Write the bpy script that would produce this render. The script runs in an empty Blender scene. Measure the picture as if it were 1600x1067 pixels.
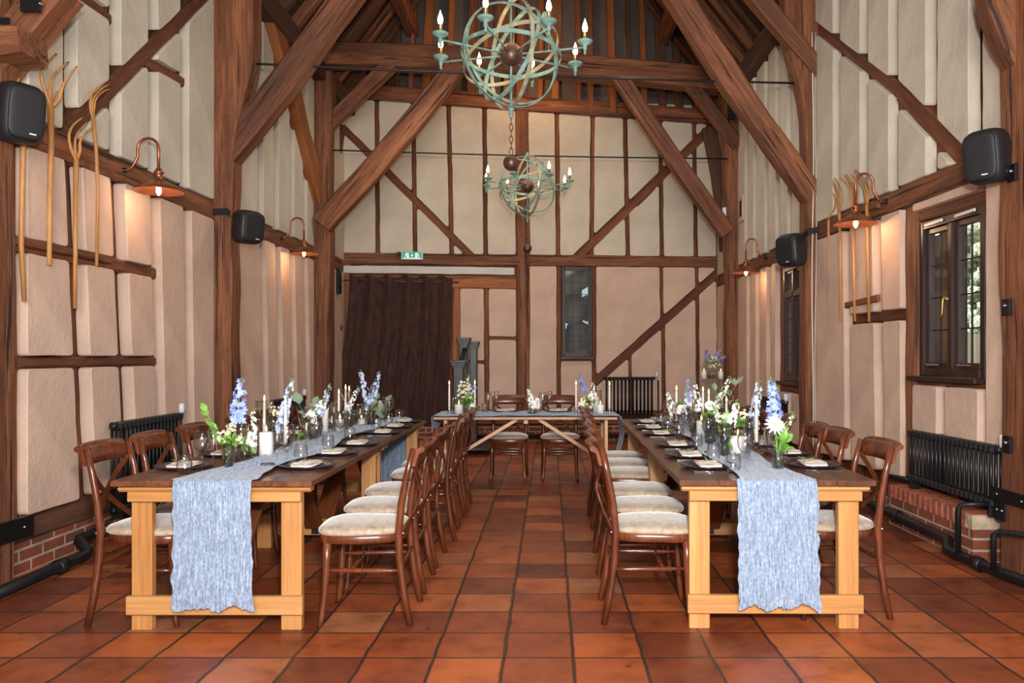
import bpy, math, random
from mathutils import Vector, Matrix, noise
R = random.Random(7)
F = 1218.0; CX, CY = 859.0, 556.0; H = 1.33
COL = bpy.context.scene.collection
pi = math.pi

def P(x, y, Y):
    """point seen at photo position (x,y) at depth Y"""
    return Vector(((x-CX)*Y/F, Y, H-(y-CY)*Y/F))
def PX(x, y, X):
    """point at photo position (x,y) on the vertical plane X = const"""
    return P(x, y, X*F/(x-CX))
def PZ(x, y, z):
    return P(x, y, (H-z)*F/(y-CY))

# ------------------------------------------------------------ materials
def lin(c):
    c = c/255.0
    return c/12.92 if c <= 0.04045 else ((c+0.055)/1.055)**2.4
def rgb(r, g, b): return (lin(r), lin(g), lin(b), 1.0)

class NT:
    def __init__(s, name):
        s.m = bpy.data.materials.new(name); s.m.use_nodes = True
        s.t = s.m.node_tree; s.b = s.t.nodes['Principled BSDF']; s.o = s.t.nodes['Material Output']
    def n(s, typ, **kw):
        nd = s.t.nodes.new(typ)
        for k, v in kw.items():
            if k[0] == '_': setattr(nd, k[1:], v)
            else: nd.inputs[k.replace('_', ' ')].default_value = v
        return nd
    def l(s, a, b): s.t.links.new(a, b)
    def set(s, **kw):
        for k, v in kw.items(): s.b.inputs[k.replace('_', ' ')].default_value = v
    def coords(s, scale=(1,1,1), kind='Object'):
        tc = s.n('ShaderNodeTexCoord'); mp = s.n('ShaderNodeMapping'); mp.inputs['Scale'].default_value = scale
        s.l(tc.outputs[kind], mp.inputs['Vector']); return mp.outputs['Vector']
    def ramp(s, fac, stops):
        r = s.n('ShaderNodeValToRGB'); e = r.color_ramp.elements
        while len(e) < len(stops): e.new(0.5)
        for i, (p, c) in enumerate(stops): e[i].position = p; e[i].color = c
        s.l(fac, r.inputs['Fac']); return r.outputs['Color']
    def noise(s, vec, scale, detail=4, rough=0.6):
        n = s.n('ShaderNodeTexNoise', Scale=scale, Detail=detail, Roughness=rough)
        if vec is not None: s.l(vec, n.inputs['Vector'])
        return n.outputs['Fac']
    def math(s, op, a, b=None):
        m = s.n('ShaderNodeMath', _operation=op)
        for i, v in enumerate((a, b)):
            if v is None: continue
            if isinstance(v, (int, float)): m.inputs[i].default_value = v
            else: s.l(v, m.inputs[i])
        return m.outputs[0]
    def mix(s, fac, a, b, mode='MIX'):
        m = s.n('ShaderNodeMix', _data_type='RGBA', _blend_type=mode)
        for i, v in ((0, fac), (6, a), (7, b)):
            if isinstance(v, (int, float, tuple)): m.inputs[i].default_value = v
            else: s.l(v, m.inputs[i])
        return m.outputs[2]
    def bump(s, h, strength=0.3, dist=0.01):
        b = s.n('ShaderNodeBump', Strength=strength, Distance=dist)
        s.l(h, b.inputs['Height']); s.l(b.outputs[0], s.b.inputs['Normal']); return b

def simple(name, c, rough=0.5, metal=0.0, bumps=None, coat=0.0, emis=None, spec=None, var=0.0):
    t = NT(name); t.set(Base_Color=rgb(*c), Roughness=rough, Metallic=metal, Coat_Weight=coat)
    if spec is not None: t.set(Specular_IOR_Level=spec)
    v = t.coords()
    if var:
        c2 = tuple(int(q*(1-var)) for q in c); c3 = tuple(min(255, int(q*(1+var))) for q in c)
        t.l(t.ramp(t.noise(v, 14), [(0.3, rgb(*c2)), (0.7, rgb(*c3))]), t.b.inputs['Base Color'])
    if bumps: t.bump(t.noise(v, bumps[0], 5), bumps[1], bumps[2])
    if emis:
        t.set(Emission_Color=rgb(*emis[0]), Emission_Strength=emis[1])
    return t.m

def wood(name, dark, mid, light, sc=6, stretch=0.12, rough=0.65, bump=0.5, knots=False, pits=0.0, dist=0.012):
    t = NT(name)
    v = t.coords((1, 1, stretch))
    oi = t.n('ShaderNodeObjectInfo')
    off = t.n('ShaderNodeVectorMath', _operation='ADD')
    cmb = t.n('ShaderNodeCombineXYZ'); m = t.math('MULTIPLY', oi.outputs['Random'], 37.0)
    for i in range(3): t.l(m, cmb.inputs[i])
    t.l(v, off.inputs[0]); t.l(cmb.outputs[0], off.inputs[1]); v = off.outputs[0]
    n1 = t.noise(v, sc, 6, 0.65); n2 = t.noise(v, sc*7, 5, 0.7)
    f = t.math('ADD', t.math('MULTIPLY', n1, 0.6), t.math('MULTIPLY', n2, 0.4))
    col = t.ramp(f, [(0.3, rgb(*dark)), (0.5, rgb(*mid)), (0.72, rgb(*light))])
    hs = t.n('ShaderNodeHueSaturation'); t.l(col, hs.inputs['Color'])
    t.l(t.math('ADD', t.math('MULTIPLY', oi.outputs['Random'], 0.35), 0.83), hs.inputs['Value'])
    col = hs.outputs[0]
    if knots:
        vo = t.n('ShaderNodeTexVoronoi', Scale=5.0); t.l(v, vo.inputs['Vector'])
        k = t.ramp(vo.outputs['Distance'], [(0.03, (1,1,1,1)), (0.14, (0,0,0,1))])
        col = t.mix(k, col, rgb(*[int(q*0.55) for q in dark]))
    if pits:
        w2 = t.coords((1, 1, 0.5)); vo = t.n('ShaderNodeTexVoronoi', Scale=28.0); t.l(w2, vo.inputs['Vector'])
        k = t.ramp(vo.outputs['Distance'], [(0.06, (1,1,1,1)), (0.2, (0,0,0,1))])
        k = t.math('MULTIPLY', k, t.math('GREATER_THAN', t.noise(w2, 3), 0.52))
        col = t.mix(t.math('MULTIPLY', k, pits), col, rgb(34, 16, 9))
    if pits:   # drying checks along the grain
        v3 = t.coords((1, 1, 0.03)); n3 = t.noise(v3, 22, 3, 0.5)
        ck = t.ramp(n3, [(0.34, (1, 1, 1, 1)), (0.40, (0, 0, 0, 1))]); col = t.mix(t.math('MULTIPLY', ck, pits), col, rgb(26, 13, 8))
        f = t.math('SUBTRACT', f, t.math('MULTIPLY', ck, 0.5))
    t.l(col, t.b.inputs['Base Color']); t.set(Roughness=rough)
    t.bump(f, bump, dist)
    return t.m

def plaster(name, c):
    t = NT(name); v = t.coords()
    n1 = t.noise(v, 2.2, 3); n2 = t.noise(v, 45, 4); n3 = t.noise(v, 9, 5)
    c2 = tuple(int(q*0.93) for q in c); c3 = tuple(min(255, int(q*1.03)) for q in c)
    t.l(t.ramp(n1, [(0.3, rgb(*c2)), (0.7, rgb(*c3))]), t.b.inputs['Base Color'])
    t.set(Roughness=0.85, Specular_IOR_Level=0.2)
    t.bump(t.math('ADD', t.math('MULTIPLY', n2, 0.5), n3), 0.6, 0.012)
    return t.m

def tiles():
    t = NT('terracotta_tiles')
    g = t.n('ShaderNodeNewGeometry'); sx = t.n('ShaderNodeSeparateXYZ'); t.l(g.outputs['Position'], sx.inputs[0])
    v = g.outputs['Position']
    wob = t.math('MULTIPLY', t.math('SUBTRACT', t.noise(v, 5, 2), 0.5), 0.022)
    wob2 = t.math('MULTIPLY', t.math('SUBTRACT', t.noise(v, 5.7, 2), 0.5), 0.014)
    S = 0.3078
    u = t.math('DIVIDE', t.math('ADD', t.math('ADD', sx.outputs[0], wob), 30.78-0.1045), S)
    w = t.math('DIVIDE', t.math('ADD', t.math('ADD', sx.outputs[1], wob2), 30.78-3.438), S)
    fu, fw = t.math('FLOOR', u), t.math('FLOOR', w)
    ru, rw = t.math('FRACT', u), t.math('FRACT', w)
    def edge(r, e0, e1):
        d = t.math('MINIMUM', r, t.math('SUBTRACT', 1.0, r))
        mr = t.n('ShaderNodeMapRange', _clamp=True); t.l(d, mr.inputs['Value'])
        mr.inputs['From Min'].default_value = e0; mr.inputs['From Max'].default_value = e1
        return mr.outputs[0], d
    eu, du = edge(ru, 0.012, 0.034); ew, dw = edge(rw, 0.008, 0.028)
    inside = t.math('MINIMUM', eu, ew)
    c = t.n('ShaderNodeCombineXYZ'); t.l(fu, c.inputs[0]); t.l(fw, c.inputs[1])
    wn = t.n('ShaderNodeTexWhiteNoise', _noise_dimensions='3D'); t.l(c.outputs[0], wn.inputs['Vector'])
    base = t.ramp(wn.outputs['Value'], [(0.0, rgb(104, 50, 30)), (0.3, rgb(134, 64, 34)), (0.6, rgb(152, 75, 38)), (0.85, rgb(172, 88, 44)), (1.0, rgb(158, 98, 64))])
    st = t.ramp(t.noise(v, 4.0, 6, 0.7), [(0.3, (0.45, 0.43, 0.42, 1)), (0.52, (0.95, 0.95, 0.95, 1)), (0.75, (1.15, 1.12, 1.05, 1))])
    base = t.mix(1.0, base, st, 'MULTIPLY')
    st2 = t.ramp(t.noise(v, 38, 4, 0.8), [(0.30, (0.55, 0.5, 0.5, 1)), (0.42, (1, 1, 1, 1))])
    base = t.mix(0.6, base, st2, 'MULTIPLY')
    # narrow darker bevel round each tile then grout
    vo = t.n('ShaderNodeTexVoronoi', Scale=3.3); t.l(v, vo.inputs['Vector'])
    sp = t.ramp(vo.outputs['Distance'], [(0.03, (1,1,1,1)), (0.055, (0,0,0,1))])
    base = t.mix(t.math('MULTIPLY', sp, 0.8), base, rgb(45, 24, 18))
    t.l(t.mix(inside, rgb(52, 38, 30), base), t.b.inputs['Base Color'])
    rr = t.ramp(t.noise(v, 7, 4), [(0.3, (0.3,)*3+(1,)), (0.7, (0.52,)*3+(1,))]); t.l(rr, t.b.inputs['Roughness'])
    hh = t.math('ADD', t.math('MULTIPLY', inside, 1.0), t.math('MULTIPLY', t.noise(v, 16, 5), 0.45))
    t.bump(hh, 0.5, 0.006)
    return t.m

def bricks(name, axis):
    t = NT(name)
    g = t.n('ShaderNodeNewGeometry'); sx = t.n('ShaderNodeSeparateXYZ'); t.l(g.outputs['Position'], sx.inputs[0])
    c = t.n('ShaderNodeCombineXYZ'); t.l(sx.outputs[axis], c.inputs[0]); t.l(sx.outputs[2], c.inputs[1])
    br = t.n('ShaderNodeTexBrick', Scale=1.0); br.inputs['Brick Width'].default_value = 0.225; br.inputs['Row Height'].default_value = 0.075
    br.inputs['Mortar Size'].default_value = 0.010; br.inputs['Mortar Smooth'].default_value = 0.3
    br.inputs['Color1'].default_value = rgb(140, 66, 42); br.inputs['Color2'].default_value = rgb(100, 58, 42); br.inputs['Mortar'].default_value = rgb(168, 148, 126)
    t.l(c.outputs[0], br.inputs['Vector'])
    col = t.mix(0.7, br.outputs['Color'], t.ramp(t.noise(g.outputs['Position'], 12, 5), [(0.3, (0.5, 0.5, 0.5, 1)), (0.7, (1.15, 1.1, 1.1, 1))]), 'MULTIPLY')
    t.l(col, t.b.inputs['Base Color']); t.set(Roughness=0.9)
    t.bump(t.math('ADD', t.math('MULTIPLY', br.outputs['Fac'], -0.8), t.math('MULTIPLY', t.noise(g.outputs['Position'], 40), 0.5)), 0.7, 0.01)
    return t.m

def thin_glass(name, tint=(255, 255, 255), edge=0.9, bumpy=0):
    t = NT(name); t.t.nodes.remove(t.b)
    tr = t.n('ShaderNodeBsdfTransparent'); tr.inputs[0].default_value = rgb(*tint)
    gl = t.n('ShaderNodeBsdfGlossy', Roughness=0.03); gl.inputs[0].default_value = (1, 1, 1, 1)
    lw = t.n('ShaderNodeLayerWeight', Blend=0.32)
    if bumpy:
        b = t.n('ShaderNodeBump', Strength=1.0, Distance=0.01); v = t.coords(); t.l(t.noise(v, bumpy, 2), b.inputs['Height'])
        t.l(b.outputs[0], lw.inputs['Normal']); t.l(b.outputs[0], gl.inputs['Normal'])
    mx = t.n('ShaderNodeMixShader')
    f = t.math('ADD', t.math('MULTIPLY', lw.outputs['Facing'], edge), 0.03)
    f = t.math('POWER', f, 1.5) if not bumpy else f
    f = t.math('ADD', f, 0.05)
    t.l(f, mx.inputs[0]); t.l(tr.outputs[0], mx.inputs[1]); t.l(gl.outputs[0], mx.inputs[2]); t.l(mx.outputs[0], t.o.inputs[0])
    return t.m

M = {}
M['oak'] = wood('old_oak', (36, 18, 10), (110, 63, 37), (168, 110, 68), 6, 0.08, 0.7, 1.0, pits=0.85, dist=0.02)
M['oak_orange'] = wood('orange_oak', (78, 38, 15), (138, 80, 38), (178, 112, 60), 6, 0.07, 0.65, 0.8, pits=0.6, dist=0.02)
M['oak_dark'] = wood('dark_oak', (32, 18, 12), (76, 46, 30), (110, 70, 48), 6, 0.08, 0.8, 0.9, pits=0.6)
M['stud'] = wood('wall_stud_oak', (44, 21, 10), (100, 55, 29), (142, 86, 48), 9, 0.1, 0.75, 0.9, pits=0.6, dist=.02)
M['pine'] = wood('pine', (132, 84, 44), (172, 120, 68), (200, 150, 96), 9, 0.035, 0.42, 0.25, knots=True, dist=0.004)
M['pine_dark'] = wood('stained_brace', (72, 34, 14), (112, 58, 26), (142, 80, 40), 6, 0.06, 0.5, 0.2, dist=0.004)
M['top'] = wood('dark_table_top', (44, 24, 15), (84, 50, 34), (122, 80, 56), 9, 0.05, 0.28, 0.25, dist=0.004)
M['chair'] = wood('mahogany', (48, 22, 12), (88, 44, 25), (124, 68, 40), 9, 0.2, 0.22, 0.08, dist=0.002)
M['fork'] = wood('ash_pole', (132, 84, 42), (178, 124, 70), (204, 156, 98), 12, 0.15, 0.55, 0.3, dist=0.004)
M['folding'] = wood('folding_table_wood', (150, 104, 74), (188, 142, 106), (208, 168, 132), 8, 0.06, 0.45, 0.1, dist=0.003)
M['up'] = plaster('cream_plaster', (196, 186, 168))
M['low'] = plaster('pink_plaster', (200, 172, 154))
M['white'] = plaster('white_plaster', (200, 196, 190))
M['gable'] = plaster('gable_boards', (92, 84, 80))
M['tiles'] = tiles()
M['brick_y'] = bricks('brick_side', 1); M['brick_x'] = bricks('brick_back', 0)
M['brick1'] = simple('brick_red', (140, 74, 54), 0.9, bumps=(40, 0.5, 0.006), var=0.25)
M['mortar'] = simple('mortar', (172, 152, 130), 0.95, bumps=(30, 0.6, 0.01), var=0.15)
M['black'] = simple('black_iron', (24, 24, 26), 0.45, 0.3, bumps=(60, 0.15, 0.003))
M['rad'] = simple('radiator_black', (26, 27, 30), 0.38, 0.2)
M['plastic'] = simple('speaker_black', (30, 31, 36), 0.5)
M['grille'] = simple('speaker_grille', (16, 17, 19), 0.6, bumps=(900, 0.4, 0.001))
M['wplastic'] = simple('white_plastic', (205, 205, 212), 0.4)
M['grey'] = simple('grey_plastic', (140, 140, 150), 0.45)
M['red'] = simple('red_plastic', (190, 30, 24), 0.4)
M['copper'] = simple('copper', (158, 98, 70), 0.35, 0.8, bumps=(25, 0.15, 0.003), var=0.12)
M['brass'] = simple('brass', (176, 150, 96), 0.3, 0.9)
M['steel'] = simple('steel', (200, 200, 205), 0.2, 1.0)
M['verdigris'] = simple('verdigris', (112, 144, 136), 0.75, 0.1, bumps=(50, 0.4, 0.004), var=0.18)
M['verd_gold'] = simple('worn_verdigris', (146, 144, 122), 0.65, 0.2, bumps=(50, 0.4, 0.004), var=0.2)
M['rust'] = simple('rusty_iron', (92, 66, 56), 0.4, 0.5, bumps=(30, 0.3, 0.004), var=0.25)
M['bulb'] = simple('lit_bulb', (255, 225, 170), 0.3, emis=((255, 214, 150), 26))
M['flame'] = simple('flame', (255, 200, 110), 0.3, emis=((255, 190, 100), 14))
M['wax'] = simple('ivory_wax', (236, 230, 214), 0.5, spec=0.3); 
M['waxs'] = simple('white_wax', (232, 230, 226), 0.5)
for k in ('wax', 'waxs'):
    b = M[k].node_tree.nodes['Principled BSDF']; b.inputs['Subsurface Weight'].default_value = 0.3; b.inputs['Subsurface Radius'].default_value = (0.02, 0.015, 0.01)
M['glass'] = thin_glass('clear_glass', edge=1.0)
def real_glass():
    t = NT('drinking_glass'); t.t.nodes.remove(t.b)
    lw = t.n('ShaderNodeLayerWeight', Blend=0.4); tr = t.n('ShaderNodeBsdfTransparent')
    t.l(t.ramp(lw.outputs['Facing'], [(0.35, (.99, .99, .99, 1)), (0.8, (.84, .83, .82, 1)), (1.0, (.45, .43, .42, 1))]), tr.inputs[0])
    gl = t.n('ShaderNodeBsdfGlossy', Roughness=0.06); mx = t.n('ShaderNodeMixShader')
    f = t.math('ADD', t.math('MULTIPLY', t.math('POWER', lw.outputs['Facing'], 2.0), 0.8), 0.06)
    t.l(f, mx.inputs[0]); t.l(tr.outputs[0], mx.inputs[1]); t.l(gl.outputs[0], mx.inputs[2]); t.l(mx.outputs[0], t.o.inputs[0]); return t.m
M['rglass'] = real_glass(); M['glass'] = M['rglass']
M['tglass'] = thin_glass('textured_glass', (222, 224, 200), 0.75, 60)
def win_glass():
    t = NT('window_glass'); t.t.nodes.remove(t.b); tr = t.n('ShaderNodeBsdfTransparent'); tr.inputs[0].default_value = rgb(240, 246, 245)
    gl = t.n('ShaderNodeBsdfGlossy', Roughness=0.02); mx = t.n('ShaderNodeMixShader'); lw = t.n('ShaderNodeLayerWeight', Blend=0.5)
    f = t.math('ADD', t.math('MULTIPLY', t.math('POWER', lw.outputs['Facing'], 4.0), 0.5), 0.03)
    t.l(f, mx.inputs[0]); t.l(tr.outputs[0], mx.inputs[1]); t.l(gl.outputs[0], mx.inputs[2]); t.l(mx.outputs[0], t.o.inputs[0]); return t.m
M['wglass'] = win_glass()
M['water'] = thin_glass('vase_water', (225, 235, 220), 0.5)
M['plate'] = simple('charcoal_plate', (44, 44, 50), 0.25, bumps=(20, 0.05, 0.002))
M['napkin'] = simple('blush_napkin', (232, 216, 206), 0.85, bumps=(220, 0.3, 0.001))
M['frame'] = wood('dark_window_frame', (24, 15, 14), (48, 30, 27), (72, 46, 38), 8, 0.1, 0.4, 0.2, dist=0.004)
M['lead'] = simple('lead', (34, 36, 38), 0.5, 0.4)
M['blue'] = simple('delphinium_blue', (140, 160, 226), 0.6, var=0.12)
M['pale'] = simple('delphinium_pale', (190, 204, 236), 0.6, var=0.06)
M['lilac'] = simple('delphinium_lilac', (132, 136, 182), 0.6, var=0.15)
M['petal'] = simple('white_petal', (240, 240, 236), 0.55)
M['cream'] = simple('cream_petal', (232, 224, 190), 0.55, var=0.05)
M['yellow'] = simple('flower_eye', (214, 190, 90), 0.6)
M['leaf'] = simple('leaf_green', (98, 140, 58), 0.5, var=0.25)
M['leaf2'] = simple('leaf_dusty', (112, 128, 104), 0.6, var=0.15)
M['stem'] = simple('stem_green', (110, 140, 72), 0.5)
M['newel'] = wood('black_painted_wood', (6, 6, 8), (15, 16, 22), (62, 70, 86), 8, 0.12, 0.35, 0.4, dist=0.004)  # palest blue tone puts highlights into the black paint's colour
M['sign'] = simple('exit_green', (0, 130, 108), 0.4, emis=((0, 150, 120), 0.5))
M['signw'] = simple('exit_white', (235, 245, 240), 0.4, emis=((230, 245, 240), 0.6))
M['hedge'] = simple('hedge', (158, 172, 138), 0.8, bumps=(6, 1.0, 0.2), var=0.6)
M['fence'] = wood('garden_fence', (96, 80, 66), (134, 116, 98), (160, 142, 122), 4, 0.1, 0.8, 0.3)
M['cable'] = simple('pale_cable', (196, 188, 176), 0.5)
def seatcloth():
    t = NT('velvet_seat'); v = t.coords()
    n = t.noise(v, 30, 5, 0.7); oi = t.n('ShaderNodeObjectInfo')
    t.l(t.ramp(n, [(0.3, rgb(132, 114, 96)), (0.55, rgb(166, 148, 128)), (0.8, rgb(188, 172, 152))]), t.b.inputs['Base Color'])
    t.set(Roughness=0.8, Sheen_Weight=0.5, Sheen_Roughness=0.4); t.bump(t.noise(v, 120), 0.3, 0.003); return t.m
M['seat'] = seatcloth()
def gauze():
    t = NT('blue_gauze'); v = t.coords((2, 0.12, 0.12)); v2 = t.coords((1.6, 1.0, 1.0))
    n = t.math('ADD', t.math('MULTIPLY', t.noise(v, 90, 4, 0.6), 0.6), t.math('MULTIPLY', t.noise(v2, 60, 4, 0.6), 0.5))
    t.l(t.ramp(n, [(0.40, rgb(90, 104, 128)), (0.53, rgb(122, 138, 162)), (0.68, rgb(160, 174, 194))]), t.b.inputs['Base Color'])
    t.set(Roughness=0.9, Sheen_Weight=0.3); t.bump(n, 1.0, 0.012); return t.m
M['gauze'] = gauze()
def velvet():
    t = NT('brown_velvet'); v = t.coords((1, 1, 0.35)); n = t.noise(v, 16, 5)
    t.l(t.ramp(n, [(0.3, rgb(34, 16, 13)), (0.7, rgb(74, 42, 34))]), t.b.inputs['Base Color'])  # lighter brown puts the curtain's highlights into the velvet colour
    t.set(Roughness=0.9, Sheen_Weight=0.6, Sheen_Roughness=0.4); t.b.inputs['Sheen Tint'].default_value = rgb(150, 110, 96)
    t.bump(t.noise(v, 60), 0.4, 0.004); return t.m
M['velvet'] = velvet()

# ------------------------------------------------------------ mesh builder
class MB:
    def __init__(s): s.v = []; s.f = []; s.sm = []
    def add(s, vs, fs, smooth=False, mat=None):
        b = len(s.v)
        s.v += [(mat @ Vector(p)) if mat else Vector(p) for p in vs]
        s.f += [tuple(b+i for i in f) for f in fs]; s.sm += [smooth]*len(fs); return s
    def box(s, c, d, mat=None, bev=0.0):
        x, y, z = d[0]/2, d[1]/2, d[2]/2
        if bev <= 0:
            vs = [(c[0]+a*x, c[1]+b*y, c[2]+e*z) for e in (-1, 1) for b in (-1, 1) for a in (-1, 1)]
            fs = [(0,2,3,1), (4,5,7,6), (0,1,5,4), (2,6,7,3), (0,4,6,2), (1,3,7,5)]
            return s.add(vs, fs, False, mat)
        b = min(bev, x*0.9, y*0.9, z*0.9)
        rings = []
        def ring(ix, iy, zz): 
            return [(c[0]+p*(x-ix) , c[1]+q*(y-iy), zz) for p, q in ()]
        def oct8(ex, zz):
            X_, Y_ = x-ex, y-ex; k = b
            return [(c[0]-X_+k, c[1]-Y_, zz), (c[0]+X_-k, c[1]-Y_, zz), (c[0]+X_, c[1]-Y_+k, zz), (c[0]+X_, c[1]+Y_-k, zz),
                    (c[0]+X_-k, c[1]+Y_, zz), (c[0]-X_+k, c[1]+Y_, zz), (c[0]-X_, c[1]+Y_-k, zz), (c[0]-X_, c[1]-Y_+k, zz)]
        b2 = b*0.5; b_ = b
        R4 = [oct8(b2*0.9, c[2]-z), oct8(0, c[2]-z+b2), oct8(0, c[2]+z-b2), oct8(b2*0.9, c[2]+z)]
        vs = [p for r in R4 for p in r]; fs = [tuple(range(7, -1, -1)), tuple(range(24, 32))]
        for k in range(3):
            for i in range(8): fs.append((k*8+i, k*8+(i+1) % 8, k*8+8+(i+1) % 8, k*8+8+i))
        return s.add(vs, fs, False, mat)
    def tube(s, pts, r, seg=8, closed=False, flat=None, cap=True, mat=None):
        """r: number or list; flat=(w,t,up): rectangular band instead"""
        pts = [Vector(p) for p in pts]; n = len(pts)
        vs = []; prev = None
        for i, p in enumerate(pts):
            if closed: d = pts[(i+1) % n]-pts[i-1]
            else: d = pts[min(i+1, n-1)]-pts[max(i-1, 0)]
            d.normalize()
            if flat:
                up = flat[2](p) if callable(flat[2]) else Vector(flat[2])
                a = d.cross(up)
                if a.length < 1e-4: a = d.cross(Vector((1, .3, 0)))
                a.normalize(); b = a.cross(d).normalized()
                w, t = flat[0]/2, flat[1]/2
                vs += [p+a*w+b*t, p-a*w+b*t, p-a*w-b*t, p+a*w-b*t]
            else:
                if prev is None:
                    a = d.cross(Vector((0, 0, 1)))
                    if a.length < 0.1: a = d.cross(Vector((1, 0, 0)))
                else: a = prev-d*prev.dot(d)
                a.normalize(); prev = a; b = d.cross(a)
                rr = r[i] if isinstance(r, (list, tuple)) else r
                vs += [p+(a*math.cos(2*pi*k/seg)+b*math.sin(2*pi*k/seg))*rr for k in range(seg)]
        k_ = 4 if flat else seg; fs = []
        for i in range(n if closed else n-1):
            j = (i+1) % n
            for k in range(k_): fs.append((i*k_+k, i*k_+(k+1) % k_, j*k_+(k+1) % k_, j*k_+k))
        if not closed and cap: fs += [tuple(range(k_-1, -1, -1)), tuple((n-1)*k_+k for k in range(k_))]
        return s.add(vs, fs, not flat, mat)
    def lathe(s, prof, seg=16, c=(0, 0, 0), mat=None, smooth=True, axis=None):
        vs = []; fs = []; n = len(prof)
        for (r, z) in prof:
            for k in range(seg):
                a = 2*pi*k/seg; vs.append((c[0]+r*math.cos(a), c[1]+r*math.sin(a), c[2]+z))
        for i in range(n-1):
            for k in range(seg): fs.append((i*seg+k, i*seg+(k+1) % seg, (i+1)*seg+(k+1) % seg, (i+1)*seg+k))
        if prof[0][0] > 1e-6 and prof[0][0] < 1: pass
        return s.add(vs, fs, smooth, mat)
    def sphere(s, c, r, seg=12, sq=(1, 1, 1), mat=None):
        n = seg//2
        pr = [(max(1e-5, math.sin(pi*i/n)), -math.cos(pi*i/n)) for i in range(n+1)]
        m = Matrix.Translation(c) @ Matrix.Diagonal((r*sq[0], r*sq[1], r*sq[2], 1))
        if mat: m = mat @ m
        return s.lathe(pr, seg, mat=m)
    def prism(s, poly, z0, z1, mat=None):
        n = len(poly)
        vs = [(p[0], p[1], z0) for p in poly]+[(p[0], p[1], z1) for p in poly]
        fs = [tuple(range(n-1, -1, -1)), tuple(range(n, 2*n))]+[(i, (i+1) % n, n+(i+1) % n, n+i) for i in range(n)]
        return s.add(vs, fs, False, mat)
    def build(s, name, mat, parent=None, mw=None):
        me = bpy.data.meshes.new(name); me.from_pydata([tuple(p) for p in s.v], [], s.f); me.update()
        me.polygons.foreach_set('use_smooth', s.sm)
        me.materials.append(M[mat] if isinstance(mat, str) else mat)
        o = bpy.data.objects.new(name, me); COL.objects.link(o)
        if parent: o.parent = parent
        if mw is not None: o.matrix_basis = mw
        return o

def empty(name, loc=(0, 0, 0), rz=0.0):
    o = bpy.data.objects.new(name, None); COL.objects.link(o); o.location = loc; o.rotation_euler = (0, 0, rz)
    o.empty_display_size = 0.1; return o
def tag(o, label, cat=None, group=None, kind=None):
    o['label'] = label
    if cat: o['category'] = cat
    if group: o['group'] = group
    if kind: o['kind'] = kind
    return o
def kids(o): return [c for c in bpy.data.objects if c.parent == o]
CH = {}
def reg(root):
    """remember the tree under a prototype for cheap copying"""
    CH[root.name] = [(c, [g for g in kids(c)]) for c in kids(root)]; return root
def dup(root, loc=None, rz=0.0):
    r = root.copy(); COL.objects.link(r)
    if loc is not None: r.location = loc; r.rotation_euler = (0, 0, rz)
    for c, gs in CH.get(root.name, []):
        d = c.copy(); COL.objects.link(d); d.parent = r
        for g in gs:
            e = g.copy(); COL.objects.link(e); e.parent = d
    return r
class Proto:
    """first use takes the prototype itself, later uses copy it"""
    def __init__(s, root): s.r = reg(root); s.used = False
    def put(s, loc, rz, label, group=None, cat=None, scale=None):
        if s.used: o = dup(s.r, loc, rz)
        else: o = s.r; s.used = True; o.location = loc; o.rotation_euler = (0, 0, rz)
        o['label'] = label
        if group: o['group'] = group
        if cat: o['category'] = cat
        if scale: o.scale = scale
        return o

def frame_mat(p0, p1, n):
    """local Z along p0->p1, local Y near n"""
    z = (Vector(p1)-Vector(p0)).normalized(); n = Vector(n); y = (n-z*n.dot(z)).normalized(); x = y.cross(z)
    m = Matrix((x, y, z)).transposed().to_4x4(); m.translation = Vector(p0); return m
def timber(name, p0, p1, w, d, n, mat='oak', parent=None, wob=0.012, bow=0.0, w1=None, seed=None, ch=0.015, off=0.0):
    """a hewn beam; w across (in the wall plane), d deep along n; bow bends it sideways"""
    p0, p1 = Vector(p0), Vector(p1); L = (p1-p0).length; rr = random.Random(seed if seed is not None else R.random())
    N = max(3, int(L/0.22)); vs = []; fs = []; w1 = w1 or w
    sx, sy = rr.uniform(0, 99), rr.uniform(0, 99)
    for i in range(N+1):
        t = i/N; z = t*L; ww = (w+(w1-w)*t)/2; dd = d/2
        bx = bow*math.sin(pi*t)
        def q(k, a): return a+wob*noise.noise(Vector((sx+k*3.1, sy, z*1.6)))*1.5
        c = min(ch, ww*0.4, dd*0.4)
        x0, x1, y0, y1 = q(0, -ww)+bx, q(1, ww)+bx, q(2, -dd)+off, q(3, dd)+off
        vs += [(x0+c, y0, z), (x1-c, y0, z), (x1, y0+c, z), (x1, y1-c, z), (x1-c, y1, z), (x0+c, y1, z), (x0, y1-c, z), (x0, y0+c, z)]
    for i in range(N):
        for k in range(8): fs.append((i*8+k, i*8+(k+1) % 8, i*8+8+(k+1) % 8, i*8+8+k))
    fs += [tuple(range(7, -1, -1)), tuple(N*8+k for k in range(8))]
    return MB().add(vs, fs).build(name, mat, parent, frame_mat(p0, p1, n))
# ------------------------------------------------------------ walls
WX = -3.25
def rx(Y): return 2.93-0.055*(Y-5.1) if Y < 7.96 else 2.773
def uvL(x, y): Y = WX*F/(x-CX); return (Y, H-(y-CY)*Y/F)
def uvR(x, y):
    k = (x-CX)/F; Y = 3.2105/(k+0.055)
    if Y > 7.96: Y = 2.773/k
    return (Y, H-(y-CY)*Y/F)
def uvB(x, y): k = (x-CX)/F; Y = 12.3/(1-0.091*k); return (k*Y, H-(y-CY)*Y/F)
def mL(u, z, d): return Vector((WX+d, u, z))
def mR(u, z, d): return Vector((rx(u)-d, u, z))
def mB(u, z, d): return Vector((u, 12.3+0.091*u-d, z))

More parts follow.
